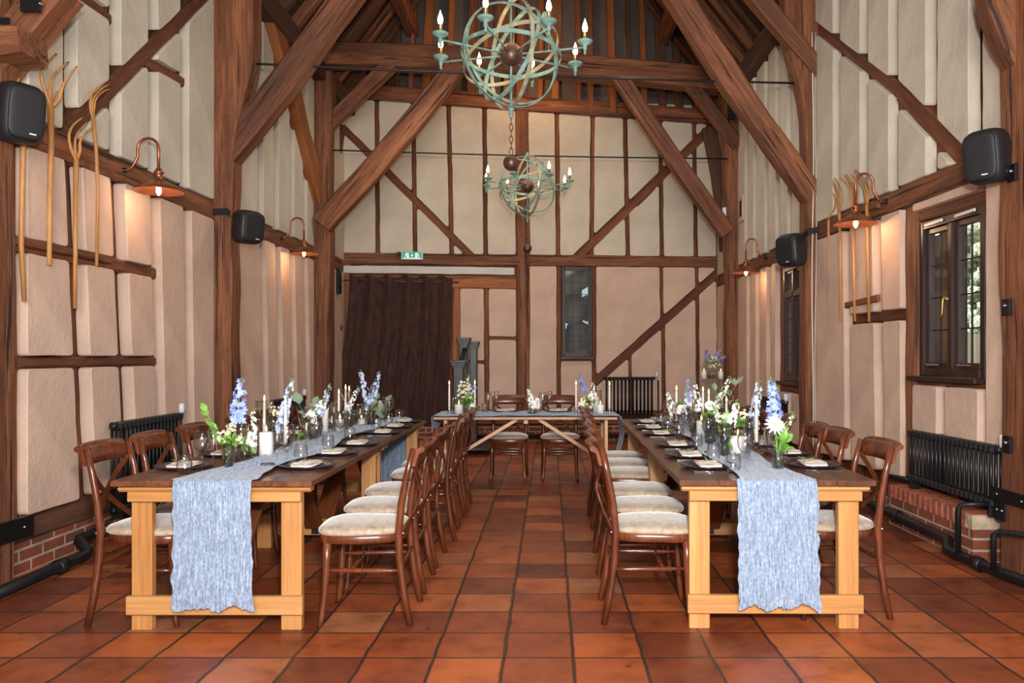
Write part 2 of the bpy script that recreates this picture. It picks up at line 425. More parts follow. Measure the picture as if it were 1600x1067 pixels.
def clip(poly, a, nrm, off):
    out = []
    for i in range(len(poly)):
        p, q = poly[i-1], poly[i]
        dp = (p[0]-a[0])*nrm[0]+(p[1]-a[1])*nrm[1]-off; dq = (q[0]-a[0])*nrm[0]+(q[1]-a[1])*nrm[1]-off
        if (dp >= 0) != (dq >= 0):
            t = dp/(dp-dq); out.append((p[0]+(q[0]-p[0])*t, p[1]+(q[1]-p[1])*t))
        if dq >= 0: out.append(q)
    return out
def area(p): return 0.5*sum(p[i-1][0]*p[i][1]-p[i][0]*p[i-1][1] for i in range(len(p)))
def cut(cells, a, b, w):
    L = math.hypot(b[0]-a[0], b[1]-a[1]); d = ((b[0]-a[0])/L, (b[1]-a[1])/L); n = (-d[1], d[0]); out = []
    for c in cells:
        ts = []
        for i in range(len(c)):
            p, q = c[i-1], c[i]
            dp = (p[0]-a[0])*n[0]+(p[1]-a[1])*n[1]; dq = (q[0]-a[0])*n[0]+(q[1]-a[1])*n[1]
            if (dp >= 0) != (dq >= 0):
                t = dp/(dp-dq); X_ = p[0]+(q[0]-p[0])*t; Y_ = p[1]+(q[1]-p[1])*t
                ts.append((X_-a[0])*d[0]+(Y_-a[1])*d[1])
        if len(ts) == 2:
            t0, t1 = min(ts), max(ts); ov = min(t1, L)-max(t0, 0)
            if ov > 0.55*(t1-t0):
                for s in (1, -1):
                    r = clip(c, a, (n[0]*s, n[1]*s), w/2)
                    if len(r) > 2 and abs(area(r)) > 0.006: out.append(r)
                continue
            # beam grazing the cell edge
        out.append(c)
    return out
def rounded(poly, r, rng):
    if area(poly) < 0: poly = poly[::-1]
    # drop near-duplicate points
    q = [p for i, p in enumerate(poly) if math.hypot(p[0]-poly[i-1][0], p[1]-poly[i-1][1]) > 0.012]
    n = len(q); pts = []
    if n < 3: return None
    T_ = []
    for i in range(n):
        p0, p, p1 = q[i-1], q[i], q[(i+1) % n]
        a = (p0[0]-p[0], p0[1]-p[1]); b = (p1[0]-p[0], p1[1]-p[1]); la, lb = math.hypot(*a), math.hypot(*b)
        th = math.acos(max(-1, min(1, (a[0]*b[0]+a[1]*b[1])/(la*lb))))
        T_.append(min(r/max(.08, math.tan(th/2)), la*0.45, lb*0.45))
    for i in range(n):
        p0, p, p1 = q[i-1], q[i], q[(i+1) % n]
        a = (p0[0]-p[0], p0[1]-p[1]); b = (p1[0]-p[0], p1[1]-p[1]); la, lb = math.hypot(*a), math.hypot(*b)
        rr = T_[i]; r1 = T_[(i+1) % n]
        A = (p[0]+a[0]/la*rr, p[1]+a[1]/la*rr); B = (p[0]+b[0]/lb*rr, p[1]+b[1]/lb*rr)
        for t in (0, 0.25, 0.5, 0.75, 1):
            pts.append(((1-t)**2*A[0]+2*t*(1-t)*p[0]+t*t*B[0], (1-t)**2*A[1]+2*t*(1-t)*p[1]+t*t*B[1]))
        m = int((lb-rr-r1)/0.16)
        for k in range(1, m):
            t = k/m; e = (p1[0]-b[0]/lb*r1, p1[1]-b[1]/lb*r1)
            j = rng.uniform(-1, 1)*0.005; nn = (-b[1]/lb, b[0]/lb)
            pts.append((B[0]+(e[0]-B[0])*t+nn[0]*j, B[1]+(e[1]-B[1])*t+nn[1]*j))
    return pts
def panel(cell, mp, d0, p, mat, parent, rng, r=0.035, flip=False):
    pts = rounded(cell, r, rng)
    if not pts: return
    n = len(pts); nr = []
    for i in range(n):
        a, b = pts[i-1], pts[(i+1) % n]; L = math.hypot(b[0]-a[0], b[1]-a[1]) or 1
        nr.append((-(b[1]-a[1])/L, (b[0]-a[0])/L))   # inward for ccw
    vs = []; rings = ((0, d0), (0.0, d0+p*0.5), (0.002, d0+p*0.93), (0.008, d0+p))
    for ins, d in rings: vs += [mp(pt[0]+nn[0]*ins, pt[1]+nn[1]*ins, d) for pt, nn in zip(pts, nr)]
    fs = [(k*n+i, k*n+(i+1) % n, (k+1)*n+(i+1) % n, (k+1)*n+i) for k in range(3) for i in range(n)]
    fs.append(tuple(3*n+i for i in range(n)))
    if flip: fs = [f[::-1] for f in fs]
    c = sum(vs, Vector())/len(vs)
    mb = MB(); mb.add([v-c for v in vs], fs); mb.sm = [2*n <= i < 3*n for i in range(len(fs))]
    return mb.build('plaster_panel', mat, parent, Matrix.Translation(c))

def build_wall(root, mp, regions, timbers, holes, prot, seed, flip=False, nvec=None):
    """regions: (u0,u1,z0,z1,material); timbers: (name,(u,z),(u,z),width,extra depth,mat)"""
    rng = random.Random(seed)
    for (u0, u1, z0, z1, mat) in regions:
        cells = [[(u0, z0), (u1, z0), (u1, z1), (u0, z1)]]
        for t in timbers: cells = cut(cells, t[1], t[2], t[3])
        for c in cells:
            cu = sum(p[0] for p in c)/len(c); cz = sum(p[1] for p in c)/len(c)
            if any(h[0] < cu < h[1] and h[2] < cz < h[3] for h in holes): continue
            b = [min(p[0] for p in c), max(p[0] for p in c)]
            if b[1]-b[0] < 0.03: continue
            panel(c, mp, 0.0, prot, mat, root, rng, flip=flip)
    for t in timbers:
        name, a, b, w, ex, mat = t[:6]
        p0, p1 = mp(a[0], a[1], ex/2-0.05), mp(b[0], b[1], ex/2-0.05)
        n = (mp(a[0], a[1], 1)-mp(a[0], a[1], 0))
        timber(name, p0, p1, w, 0.1+ex, n, mat, root, wob=0.01, bow=t[6] if len(t) > 6 else 0)

def sseg(f, name, x0, y0, x1, y1, w, shift=-0.045, ex=0.0, mat='stud', bow=0.0):
    a, b = f(x0, y0), f(x1, y1); return (name, (a[0]+shift, a[1]), (b[0]+shift, b[1]), w, ex, mat, bow)
def slab(name, pts, mat, label):
    o = MB(); b = o; vs = pts; b.add(vs, [(0,1,2,3), (7,6,5,4), (0,4,5,1), (1,5,6,2), (2,6,7,3), (3,7,4,0)])
    r = b.build(name, mat); return tag(r, label, kind='structure', cat='wall')

ZT = 5.15
# left wall ------------------------------------------------
def wslab(f, u0, u1, z0, z1, d0, d1): return [f(u0, z0, d0), f(u1, z0, d0), f(u1, z1, d0), f(u0, z1, d0), f(u0, z0, d1), f(u1, z0, d1), f(u1, z1, d1), f(u0, z1, d1)]
wl = slab('wall_left', wslab(mL, -1.6, 12.05, 0.0, ZT, -0.035, -0.2), 'stud', 'left barn wall of oak studs with pale plaster panels between them')
T = []
g = lambda *a, **k: T.append(sseg(uvL, *a, **k))
def hz(name, u0, u1, z, w, ex=0.0, mat='stud'): T.append((name, (u0, z), (u1, z), w, ex, mat))
hz('girt', 3.3, 12.05, 2.71, 0.18, 0.07, 'oak')
hz('sill_beam', 3.3, 12.05, 0.27, 0.17, 0.03, 'oak_dark')
S0 = 0.15
for (xt, yt, xb, yb) in ((101, 255, 125, 760), (171, 285, 190, 690), (230, 305, 241, 700), (281, 325, 287, 730)): g('stud', xt, yt, xb, yb+30, 0.185 if xt < 200 else S0)
hz('rail', 4.7, uvL(235, 500)[0], 1.29, 0.075, 0.05); hz('rail', 4.7, uvL(235, 500)[0], 2.0, 0.085, 0.05)
for x in (96, 167, 227, 277): g('stud', x, 210+(x-96)*0.42, x, -150, S0)
for (xt, yt, xb, yb) in ((400, 376, 408, 720), (425, 385, 431, 720), (447, 393, 454, 720), (468, 402, 475, 720)): g('stud', xt, yt, xb, yb, 0.17)
for x in (397, 422, 447, 468): g('stud', x, 380, x, -20, 0.17)
g('wall_brace', 99, 206, 330, -23, 0.13, ex=.07); g('wall_brace', 90, -20, 169, 34, 0.08, ex=.05, bow=0.02); g('wall_brace', 222, 98, 345, 166, 0.09, ex=.05)
g('stud', 503, 410, 504, 660, 0.3); T.append(('post_end', (4.68, 0.3), (4.68, 5.1), 0.14, 0.02, 'oak')); T.append(('post_end', (7.5, 0.3), (7.5, 5.1), 0.3, 0.02, 'oak')); T.append(('post_end', (10.62, 0.3), (10.62, 5.1), 0.3, 0.02, 'oak'))
build_wall(wl, mL, [(4.72, 12.02, 0.36, 2.62, 'low'), (4.72, 12.02, 2.8, 5.1, 'up')], T, [], 0.088, 1, flip=False)
# panels of left wall face +X: u=Y,z -> winding fixed by flip below
MB().add(wslab(mL, 3.2, 12.05, 0.0, 0.19, 0.03, -0.03), [(0,1,2,3), (7,6,5,4), (0,4,5,1), (1,5,6,2), (2,6,7,3), (3,7,4,0)]).build('brick_base', 'brick_y', wl)

# right wall -----------------------------------------------
wr = MB()
for (a, b) in ((3.2, 5.19), (6.02, 7.96), (7.96, 8.46), (9.17, 12.6)):
    wr.add(wslab(mR, a, b, 0, ZT, -0.035, -0.2), [(0,1,2,3), (7,6,5,4), (0,4,5,1), (1,5,6,2), (2,6,7,3), (3,7,4,0)])
for (a, b, z0, z1) in ((5.19, 6.02, 1.18, 2.35), (8.46, 9.17, 1.04, 2.37)):
    for zz in ((0, z0), (z1, ZT)): wr.add(wslab(mR, a, b, zz[0], zz[1], -0.035, -0.2), [(0,1,2,3), (7,6,5,4), (0,4,5,1), (1,5,6,2), (2,6,7,3), (3,7,4,0)])
wr = tag(wr.build('wall_right', 'stud'), 'right barn wall of oak studs and plaster panels with two casement windows', kind='structure', cat='wall')
T = []
g = lambda *a, **k: T.append(sseg(uvR, *a, **k))
hz('girt', 3.3, 7.96, 2.59, 0.18, 0.07, 'oak'); hz('girt', 7.96, 12.6, 2.53, 0.18, 0.06, 'oak')
hz('sill_beam', 3.3, 12.6, 0.27, 0.17, 0.03, 'oak_dark')
for x in (1317, 1360.5, 1407, 1467, 1536.6): g('stud', x, 345-(x-1300)*0.4, x, -200, S0)
g('wall_brace', 1280, 44, 1411, 146, 0.11, ex=.06); g('wall_brace', 1411, 146, 1512, 250, 0.16, ex=.06)
g('stud', 1334, 345, 1338, 740, 0.13, -0.02); g('stud', 1377, 335, 1386, 505, S0, -0.03); g('stud', 1384, 500, 1388, 740, S0, -0.03)
T.append(('window_post', (6.11, 0.35), (6.11, 2.5), 0.18, 0.05, 'oak')); T.append(('window_post', (5.14, 0.35), (5.14, 2.5), 0.08, 0.02, 'oak'))
T.append(('lintel', (5.1, 2.39), (6.2, 2.40), 0.08, 0.04, 'oak')); T.append(('window_rail', (5.1, 1.145), (6.2, 1.145), 0.07, 0.04, 'oak'))
T.append(('rail', (6.2, 1.66), (7.1, 1.66), 0.09, 0.02, 'stud'))
T.append(('stud', (5.63, 0.3), (5.63, 1.12), 0.1, 0.0, 'stud'))
T.append(('post_end', (4.86, 0.3), (4.86, 5.1), 0.14, 0.02, 'oak')); T.append(('post_end', (8.02, 0.3), (8.02, 5.1), 0.25, 0.02, 'oak')); T.append(('post_end', (11.3, 0.3), (11.3, 5.1), 0.3, 0.02, 'oak'))
for x in (1177.7, 1192.5, 1210): g('stud', x, 420, x, 700, 0.2)
T.append(('window_post', (9.24, 0.35), (9.24, 2.5), 0.12, 0.03, 'oak')); T.append(('window_post', (8.38, 0.35), (8.38, 2.5), 0.12, 0.03, 'oak'))
T.append(('window_rail', (8.3, 0.98), (9.3, 0.98), 0.13, 0.03, 'oak')); T.append(('lintel', (8.3, 2.405), (9.3, 2.405), 0.07, 0.03, 'oak')); T.append(('stud', (8.74, 0.3), (8.74, 1.0), 0.12, 0.0, 'stud'))
for x in (1174, 1188, 1206, 1224, 1243): g('stud', x, 400, x, -10, 0.17)
build_wall(wr, mR, [(4.88, 7.96, 0.36, 2.5, 'low'), (4.88, 7.96, 2.68, 5.1, 'up'), (7.96, 12.58, 0.36, 2.44, 'low'), (7.96, 12.58, 2.62, 5.1, 'up')], T,
           [(5.18, 6.03, 1.17, 2.36), (8.44, 9.18, 1.04, 2.37)], 0.082, 2, flip=True)
for a, b in ((3.2, 7.96), (7.96, 12.6)):
    MB().add(wslab(mR, a, b, 0.0, 0.19, 0.03, -0.03), [(0,1,2,3), (7,6,5,4), (0,4,5,1), (1,5,6,2), (2,6,7,3), (3,7,4,0)]).build('brick_base', 'brick_y', wr)
# brick plinth under the radiator
def pX(Y): return 2.725-0.02*(Y-5.05)
b = MB(); b.add([Vector((pX(5.02), 5.02, 0)), Vector((pX(6.22), 6.22, 0)), Vector((3.0, 6.22, 0)), Vector((3.0, 5.02, 0)), Vector((pX(5.02), 5.02, 0.21)), Vector((pX(6.22), 6.22, 0.21)), Vector((3.0, 6.22, 0.21)), Vector((3.0, 5.02, 0.21))],
    [(0,3,2,1), (4,5,6,7), (0,1,5,4), (1,2,6,5), (2,3,7,6), (3,0,4,7)])
pl = tag(b.build('trim_1', 'brick_y'), 'low brick plinth with soldier course under the right front radiator', kind='structure', cat='plinth')
b = MB(); b2 = MB()
for i in range(16):
    y = 5.055+i*0.0755; b.box((pX(y)+0.104, y, 0.2615), (0.215, 0.059, 0.098), bev=0.006)
b.build('soldier_bricks', 'brick1', pl)
b2.box((pX(5.6)+0.132, 5.62, 0.256), (0.25, 1.195, 0.092)); b2.build('mortar_bed', 'mortar', pl)

# back wall -----------------------------------------------
T = []
def g(name, x0, y0, x1, y1, w, ex=0.0, mat='stud', bow=0.0): T.append((name, uvB(x0, y0), uvB(x1, y1), w, ex, mat, bow))
WB = {}
g('girt', 524, 404, 1135, 410, 0.175, 0.04, 'oak')
g('top_beam', 520, 141, 1140, 186, 0.23, 0.07, 'oak')
g('centre_post', 815, 160, 817, 665, 0.2, 0.05, 'oak', 0.02)
g('sill_beam', 524, 652, 1135, 652, 0.22, 0.05, 'oak')
g('lintel', 545, 440, 806, 442, 0.19, 0.03, 'oak_orange')
g('rail', 533, 430.5, 806, 431.5, 0.03)
g('door_post', 713, 450, 714, 645, 0.12, 0.03, 'oak_orange'); g('stud', 760, 450, 761, 645, 0.075)
g('rail', 764, 528, 807, 529, 0.05); g('rail', 718, 565, 758, 566, 0.05)
g('corner_post', 540, 412, 540, 645, 0.17, 0.02, 'oak'); g('stud', 531, 150, 532, 397, 0.10)
for x0, x1 in ((589, 590.5), (646, 649), (701, 706), (757, 759), (870, 872), (926, 924), (976, 981), (1031, 1034), (1084, 1087), (1120, 1122)): g('stud', x0, 165, x1, 400, 0.068, 0, 'stud', R.uniform(-.012, .012))
g('wall_brace', 530, 194, 735, 399, 0.11, 0.01); g('wall_brace', 1112, 199, 904, 400, 0.14, 0.01, 'stud', 0.03)
g('stud', 873, 412, 873, 645, 0.07, 0.01); g('stud', 928, 412, 928, 645, 0.07, 0.01); g('rail', 873, 561, 928, 561, 0.06, 0.02, 'oak')
g('wall_brace', 924, 602, 1127, 421, 0.13, 0.01, 'stud', -0.01)
g('stud', 1033, 415, 1034, 504, 0.055); g('stud', 1036, 508, 1037, 645, 0.06); g('stud', 1088, 415, 1089, 457, 0.055); g('stud', 1089, 457, 1090, 645, 0.06); g('stud', 984, 551, 985, 645, 0.05)
g('stud', 1122, 415, 1124, 645, 0.07)
wn0, wn1 = uvB(877.5, 417), uvB(925, 557)
HB = (wn0[0], wn1[0], wn1[1], wn0[1])
wbm = MB(); q6 = [(0,1,2,3), (7,6,5,4), (0,4,5,1), (1,5,6,2), (2,6,7,3), (3,7,4,0)]
for (a, b_, z0, z1) in ((-3.4, HB[0], 0, ZT), (HB[1], 3.0, 0, ZT), (HB[0], HB[1], 0, HB[2]), (HB[0], HB[1], HB[3], ZT)):
    wbm.add(wslab(mB, a, b_, z0, z1, -0.02, -0.2), q6)
wb = tag(wbm.build('wall_back', 'stud'), 'back barn wall of oak framing with pale panels, cream above and pink below the girt', kind='structure', cat='wall')
zg = uvB(860, 407)[1]
build_wall(wb, mB, [(-3.26, 2.78, 0.36, zg, 'low'), (-3.26, 2.78, zg, 5.35, 'up')], T, [HB, (uvB(549, 0)[0], uvB(707, 0)[0], 0.2, uvB(600, 452)[1]), (uvB(530, 0)[0], uvB(806, 0)[0], uvB(700, 429)[1], uvB(700, 413)[1])], 0.022, 3)
a, c = uvB(537, 414.5), uvB(804, 430)
panel([(a[0], c[1]+.01), (c[0], c[1]), (c[0], a[1]-.01), (a[0], a[1]-0.005)], mB, 0, 0.035, 'white', wb, R, r=0.02)
MB().add(wslab(mB, -3.3, 2.8, 0.0, 0.24, 0.10, -0.02), q6).build('brick_base', 'brick_x', wb)
# gable above the top beam
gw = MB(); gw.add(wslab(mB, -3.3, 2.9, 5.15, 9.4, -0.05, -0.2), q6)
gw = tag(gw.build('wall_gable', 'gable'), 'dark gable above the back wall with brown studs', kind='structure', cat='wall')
for x in (538, 560, 585, 612, 640, 664, 700, 735, 757, 790, 812, 845, 868, 905, 925, 958, 985, 1008, 1035, 1062, 1090, 1115):
    o = uvB(x, 150); w = R.choice((0.07, 0.09, 0.13, 0.18)); lean = -0.1*o[0]
    timber('stud', mB(o[0], 5.32-.035*(o[0]+3.2), 0.0), mB(o[0]+lean, 9.2, 0.0), w, 0.12, (0, -1, 0), R.choice(('oak', 'oak_dark', 'oak_orange')), gw)

# floor ----------------------------------------------------
fl = MB().add([(-3.6, -1.6, 0), (3.4, -1.6, 0), (3.4, 12.9, 0), (-3.6, 12.9, 0), (-3.6, -1.6, -.1), (3.4, -1.6, -.1), (3.4, 12.9, -.1), (-3.6, 12.9, -.1)], q6)
tag(fl.build('floor', 'tiles'), 'worn square terracotta tiled barn floor', kind='structure', cat='floor')
# roof -----------------------------------------------------
rb = MB(); xr, zr = -0.2, 9.3
rb.add([(-3.45, -1.6, 5.05), (-3.45, 12.9, 5.05), (xr, 12.9, zr), (xr, -1.6, zr), (-3.6, -1.6, 5.15), (-3.6, 12.9, 5.15), (xr, 12.9, zr+.15), (xr, -1.6, zr+.15)], q6)
rb.add([(3.15, 12.9, 5.05), (3.15, -1.6, 5.05), (xr, -1.6, zr), (xr, 12.9, zr), (3.3, 12.9, 5.15), (3.3, -1.6, 5.15), (xr, -1.6, zr+.15), (xr, 12.9, zr+.15)], q6)
cl = tag(rb.build('ceiling', 'oak_dark'), 'steep timber barn roof of boards and rafters', kind='structure', cat='ceiling')
for i in range(20):
    y = 3.4+i*0.47
    for x, nx in ((-3.3, 0.8), (3.0, -0.8)):
        timber('rafter', (x, y, 5.12), (xr, y, zr-0.1), 0.11, 0.13, (nx, 0, -0.6), R.choice(('oak_dark', 'oak')), cl, wob=0.01)
for z in (6.5, 7.9):
    for s in (-1, 1):
        xx = xr+(-3.3-xr if s < 0 else 3.0-xr)*(1-(z-5.1)/(zr-5.1))
        timber('purlin', (xx-s*0.12, 3.1, z-0.1), (xx-s*0.12, 12.6, z-0.1), 0.2, 0.2, (0, 0, 1), 'oak', cl)

# ------------------------------------------------------------ main timbers (things)
def TB(name, label, p0, p1, w, d, n, mat='oak', cat='beam', group=None, **k):
    return tag(timber(name, p0, p1, w, d, n, mat, None, **k), label, cat, group)
def post(x0, x1, Y0, Y1, z0, label, jx=0.0, jz=3.3, mat='oak', lean=0.0):
    """storey post with a jowled (widening) head; jx = extra width towards the room at the head"""
    s = 1 if x1 > 0 else -1
    # x0 = wall side, x1 = room side
    vs = []; N = 26; sd = R.uniform(0, 50)
    for i in range(N+1):
        z = z0+(5.15-z0)*i/N; t = max(0, min(1, (z-jz)/1.1)); t = t*t*(3-2*t)
        X1 = x1-s*jx*t+lean*(z-2.5); w = lambda k: 0.014*noise.noise(Vector((sd+k, z*1.5, k*2)))*1.6
        c = 0.02; ya, yb = Y0+w(1), Y1+w(2); xa, xb = x0, X1+w(3)
        if s > 0: ring = [(xb+c, ya), (xa, ya), (xa, yb), (xb+c, yb), (xb, yb-c), (xb, ya+c)]
        else: ring = [(xa, ya), (xb-c, ya), (xb, ya+c), (xb, yb-c), (xb-c, yb), (xa, yb)]
        vs += [(p[0], p[1], z) for p in ring]
    fs = [(i*6+k, i*6+(k+1) % 6, i*6+6+(k+1) % 6, i*6+6+k) for i in range(N) for k in range(6)]+[tuple(range(5, -1, -1)), tuple(N*6+k for k in range(6))]
    c = Vector((x0, Y0, z0))
    return tag(MB().add([Vector(v)-c for v in vs], fs).build('timber_post', mat, None, Matrix.Translation(c)), label, 'post', 'oak storey posts')
post(-3.23, -3.15, 4.30, 4.62, 0.0, 'thick oak post at the left edge of the picture behind the speaker', 0.1, 3.0)
post(-3.23, -3.03, 7.40, 7.66, 0.0, 'tall oak post on the left wall under the nearer roof truss', 0.2, 3.2)
post(-3.23, -2.96, 10.45, 10.72, 0.0, 'oak post at the far left near the curtain', 0.02, 3.2)
post(2.91, 2.785, 4.50, 4.83, 0.0, 'weathered oak post at the right edge of the picture', 0.12, 3.2)
post(2.76, 2.60, 7.90, 8.14, 0.0, 'oak post on the right wall with pale cables running down it', 0.22, 3.7)
post(2.76, 2.54, 11.15, 11.42, 0.0, 'oak post at the far right corner before the back wall', 0.03, 3.2)
def tn(a, b): return Vector((0, -1, 0))
A = lambda l, p0, p1, w, d, **k: TB('arch_brace', l, p0, p1, w, d, (0, -1, 0), cat='brace', **k)
A('massive oak brace rising from the left post of the nearer truss', P(352, 247, 7.52), P(597, -82, 7.62), 0.24, 0.2, bow=-0.03)
A('massive oak brace rising from the right post of the nearer truss', P(1270, 308, 7.98), P(1012, -82, 7.85), 0.23, 0.2, bow=0.05)
A('short upper oak brace above the massive right brace', P(1290, 128, 7.95), P(1120, -78, 7.9), 0.17, 0.16, mat='oak')
A('long oak brace from the far left post up to the far tie beam', P(504, 352, 10.42), P(716, 101, 10.6), 0.27, 0.18, bow=-0.03)
A('shorter oak brace above the long far left brace', P(480, 225, 10.62), P(612, 100, 10.66), 0.19, 0.15)
A('long oak brace from the far right post up to the far tie beam', P(1136, 364, 11.1), P(964, 116, 10.95), 0.22, 0.18, bow=0.02)
A('shorter oak brace above the long far right brace', P(1152, 228, 11.15), P(1072, 124, 11.05), 0.18, 0.15)
TB('corner_brace', 'dark timber brace in the back right corner of the wall', P(1108, 200, 12.2), P(1134, 392, 12.2), .2, .12, (0, -1, 0), 'oak_dark', 'brace', bow=.04)
TB('corner_brace', 'dark timber brace in the back left corner of the wall', P(531, 196, 11.8), P(512, 345, 11.8), .18, .12, (0, -1, 0), 'oak_dark', 'brace', bow=-.03)
a0, a1 = uvL(406, 25), uvL(500, 362)
TB('wall_plate_brace', 'orange oak wall brace sloping down to the far left post', mL(a0[0], a0[1], 0.12), mL(a1[0]-.1, a1[1], 0.12), 0.32, 0.14, (1, 0, 0), 'oak_orange', 'brace', bow=0.04)
TB('tie_beam', 'far oak tie beam spanning the barn behind the chandeliers', P(468, 86, 10.6), P(1165, 132, 11.15), 0.30, 0.28, (0, -1, 0), bow=0.08)
TB('tie_beam', 'nearer oak tie beam spanning overhead between the massive braces', P(300, -112, 7.55), P(1300, -90, 8.0), 0.3, 0.28, (0, -1, 0))
TB('wall_plate', 'oak wall plate along the top of the left wall', (-3.12, 3.0, 5.14), (-3.12, 12.0, 5.14), 0.24, 0.24, (0, 0, 1), 'oak_dark')
TB('wall_plate', 'oak wall plate along the top of the right wall', (2.68, 3.0, 5.14), (2.66, 12.5, 5.14), 0.24, 0.24, (0, 0, 1), 'oak_dark')
for s, x0, y0, x1, y1, lb in ((-1, 520, 78, 640, -60, 'principal rafter left of the far tie beam'), (1, 1120, 112, 1000, -70, 'principal rafter right of the far tie beam')):
    TB('principal_rafter', 'heavy oak '+lb, P(x0, y0, 10.75), P(x1, y1-30, 10.85), 0.24, 0.2, (0, -1, 0), 'oak_dark', 'rafter')
TB('queen_post', 'broad oak post standing on the far tie beam, warm light painted in orange', P(787, 85, 10.75), P(787, -180, 10.78), 0.26, 0.16, (0, -1, 0), 'oak_orange', 'post')  # orange of both queen posts is warm light put into their colour
TB('queen_post', 'narrower oak post on the far tie beam right of chandelier, warm light painted in orange', P(868, 90, 10.75), P(866, -180, 10.78), 0.18, 0.16, (0, -1, 0), 'oak_orange', 'post')
# front truss pieces at the picture's top corners
TB('corbel_timber', 'rough worm-eaten timber stub at the top left corner', P(-40, 82, 4.5), P(52, 72, 4.5), 0.2, 0.25, (0, -1, 0), 'oak', 'timber', w1=0.13)
TB('arch_brace', 'oak brace crossing the top left corner', P(-30, 142, 4.58), P(96, -20, 4.58), 0.2, 0.2, (0, -1, 0), 'oak', 'brace')
TB('arch_brace', 'curved oak brace crossing the top right corner', P(1612, 120, 4.72), P(1552, -40, 4.72), 0.2, 0.16, (0, -1, 0), 'oak', 'brace', bow=0.04)
def rod(label, p0, p1, r=0.011):
    t = MB(); p0, p1 = Vector(p0), Vector(p1)
    n = 16; t.tube([p0.lerp(p1, i/n)-p0-Vector((0, 0, 0.02*math.sin(pi*i/n))) for i in range(n+1)], r, 8)
    o = t.build('tie_rod', 'black', None, Matrix.Translation(p0))
    e = MB(); e.tube([(0, 0, 0), (0.012, 0, 0)], 0.035, 8); e.build('rod_plate', 'black', o)
    return tag(o, label, 'rod')
rod('nearer black iron tie rod spanning under the massive braces', P(364, 98, 7.5), P(1242, 130, 8.05))
rod('farther black iron tie rod across the back bay', P(506, 234, 10.62), P(1137, 248, 11.1))
# iron straps
def strap(label, c, d, rz=0.0):
    b = MB(); b.box((0, 0, 0), d); o = b.build('iron_strap', 'black', None, Matrix.Translation(c) @ Matrix.Rotation(rz, 4, 'Z'))
    k = MB(); k.sphere((0, 0, 0), 0.009, 8); 
    for i, dy in enumerate((-0.3, 0.3)):
        k2 = MB(); k2.sphere((d[0]*(0.5) if c[0] < 0 else -d[0]*0.5, dy*d[1], 0), 0.009, 8); k2.build('bolt', 'steel', o)
    return tag(o, label, 'strap')
strap('black iron strap around the foot of the left edge post', (-3.14, 4.52, 0.31), (0.02, 0.42, 0.12))
strap('black iron strap around the foot of the right edge post', (2.778, 4.70, 0.475), (0.02, 0.42, 0.075))
strap('small black plate below the strap on the right edge post', (2.776, 4.80, 0.38), (0.015, 0.09, 0.12))
strap('black iron strap at the top left corner timber', P(48, 6, 4.4), (0.11, 0.02, 0.08))
strap('black iron plate at the left edge above the speaker', P(6, 42, 4.4), (0.06, 0.02, 0.1))
strap('black iron bracket on the far tie beam end at the right', P(1143, 170, 11.0), (0.1, 0.03, 0.3))
# ------------------------------------------------------------ windows
def leaded(parent, o, ax_u, ax_n, w, h, nx, nz, frame=0.045, name='casement'):
    """a casement: frame, pane and lead cames; o = lower corner"""
    o = Vector(o); U = Vector(ax_u); N = Vector(ax_n); Z = Vector((0, 0, 1))
    m = Matrix((U, N, Z)).transposed().to_4x4(); m.translation = o
    f = MB(); t = frame
    f.box((t/2, 0, h/2), (t, 0.05, h), bev=.006).box((w-t/2, 0, h/2), (t, 0.05, h), bev=.006).box((w/2, 0, t/2), (w-2*t, 0.05, t), bev=.006).box((w/2, 0, h-t/2), (w-2*t, 0.05, t), bev=.006)
    fo = f.build(name, 'frame', parent, m)
    g = MB(); g.box((w/2, 0, h/2), (w-2*t, 0.004, h-2*t)); g.build('pane', 'wglass', fo)
    l = MB()
    for i in range(1, nx): l.box((t+(w-2*t)*i/nx, 0, h/2), (0.009, 0.012, h-2*t))
    for i in range(1, nz): l.box((w/2, 0, t+(h-2*t)*i/nz), (w-2*t, 0.012, 0.009))
    l.build('lead_cames', 'lead', fo); return fo, m
def wframe(root, o, U, N, w, h, t, mull=(), trans=(), depth=0.12):
    m = Matrix((Vector(U), Vector(N), Vector((0, 0, 1)))).transposed().to_4x4(); m.translation = Vector(o)
    f = MB()
    f.box((t/2, 0, h/2), (t, depth, h), bev=.008).box((w-t/2, 0, h/2), (t, depth, h), bev=.008).box((w/2, 0, t/2), (w-2*t, depth, t), bev=.008).box((w/2, 0, h-t/2), (w-2*t, depth, t), bev=.008)
    for x in mull: f.box((x, 0, h/2), (t, depth, h-2*t), bev=.008)
    for z in trans: f.box((w/2, 0, z), (w-2*t, depth, t), bev=.008)
    f.build('window_frame', 'frame', root, m)
    s = MB(); s.box((w/2, 0.05, -0.02), (w+0.06, depth+0.08, 0.035), bev=.008); s.build('window_sill', 'frame', root, m); return m
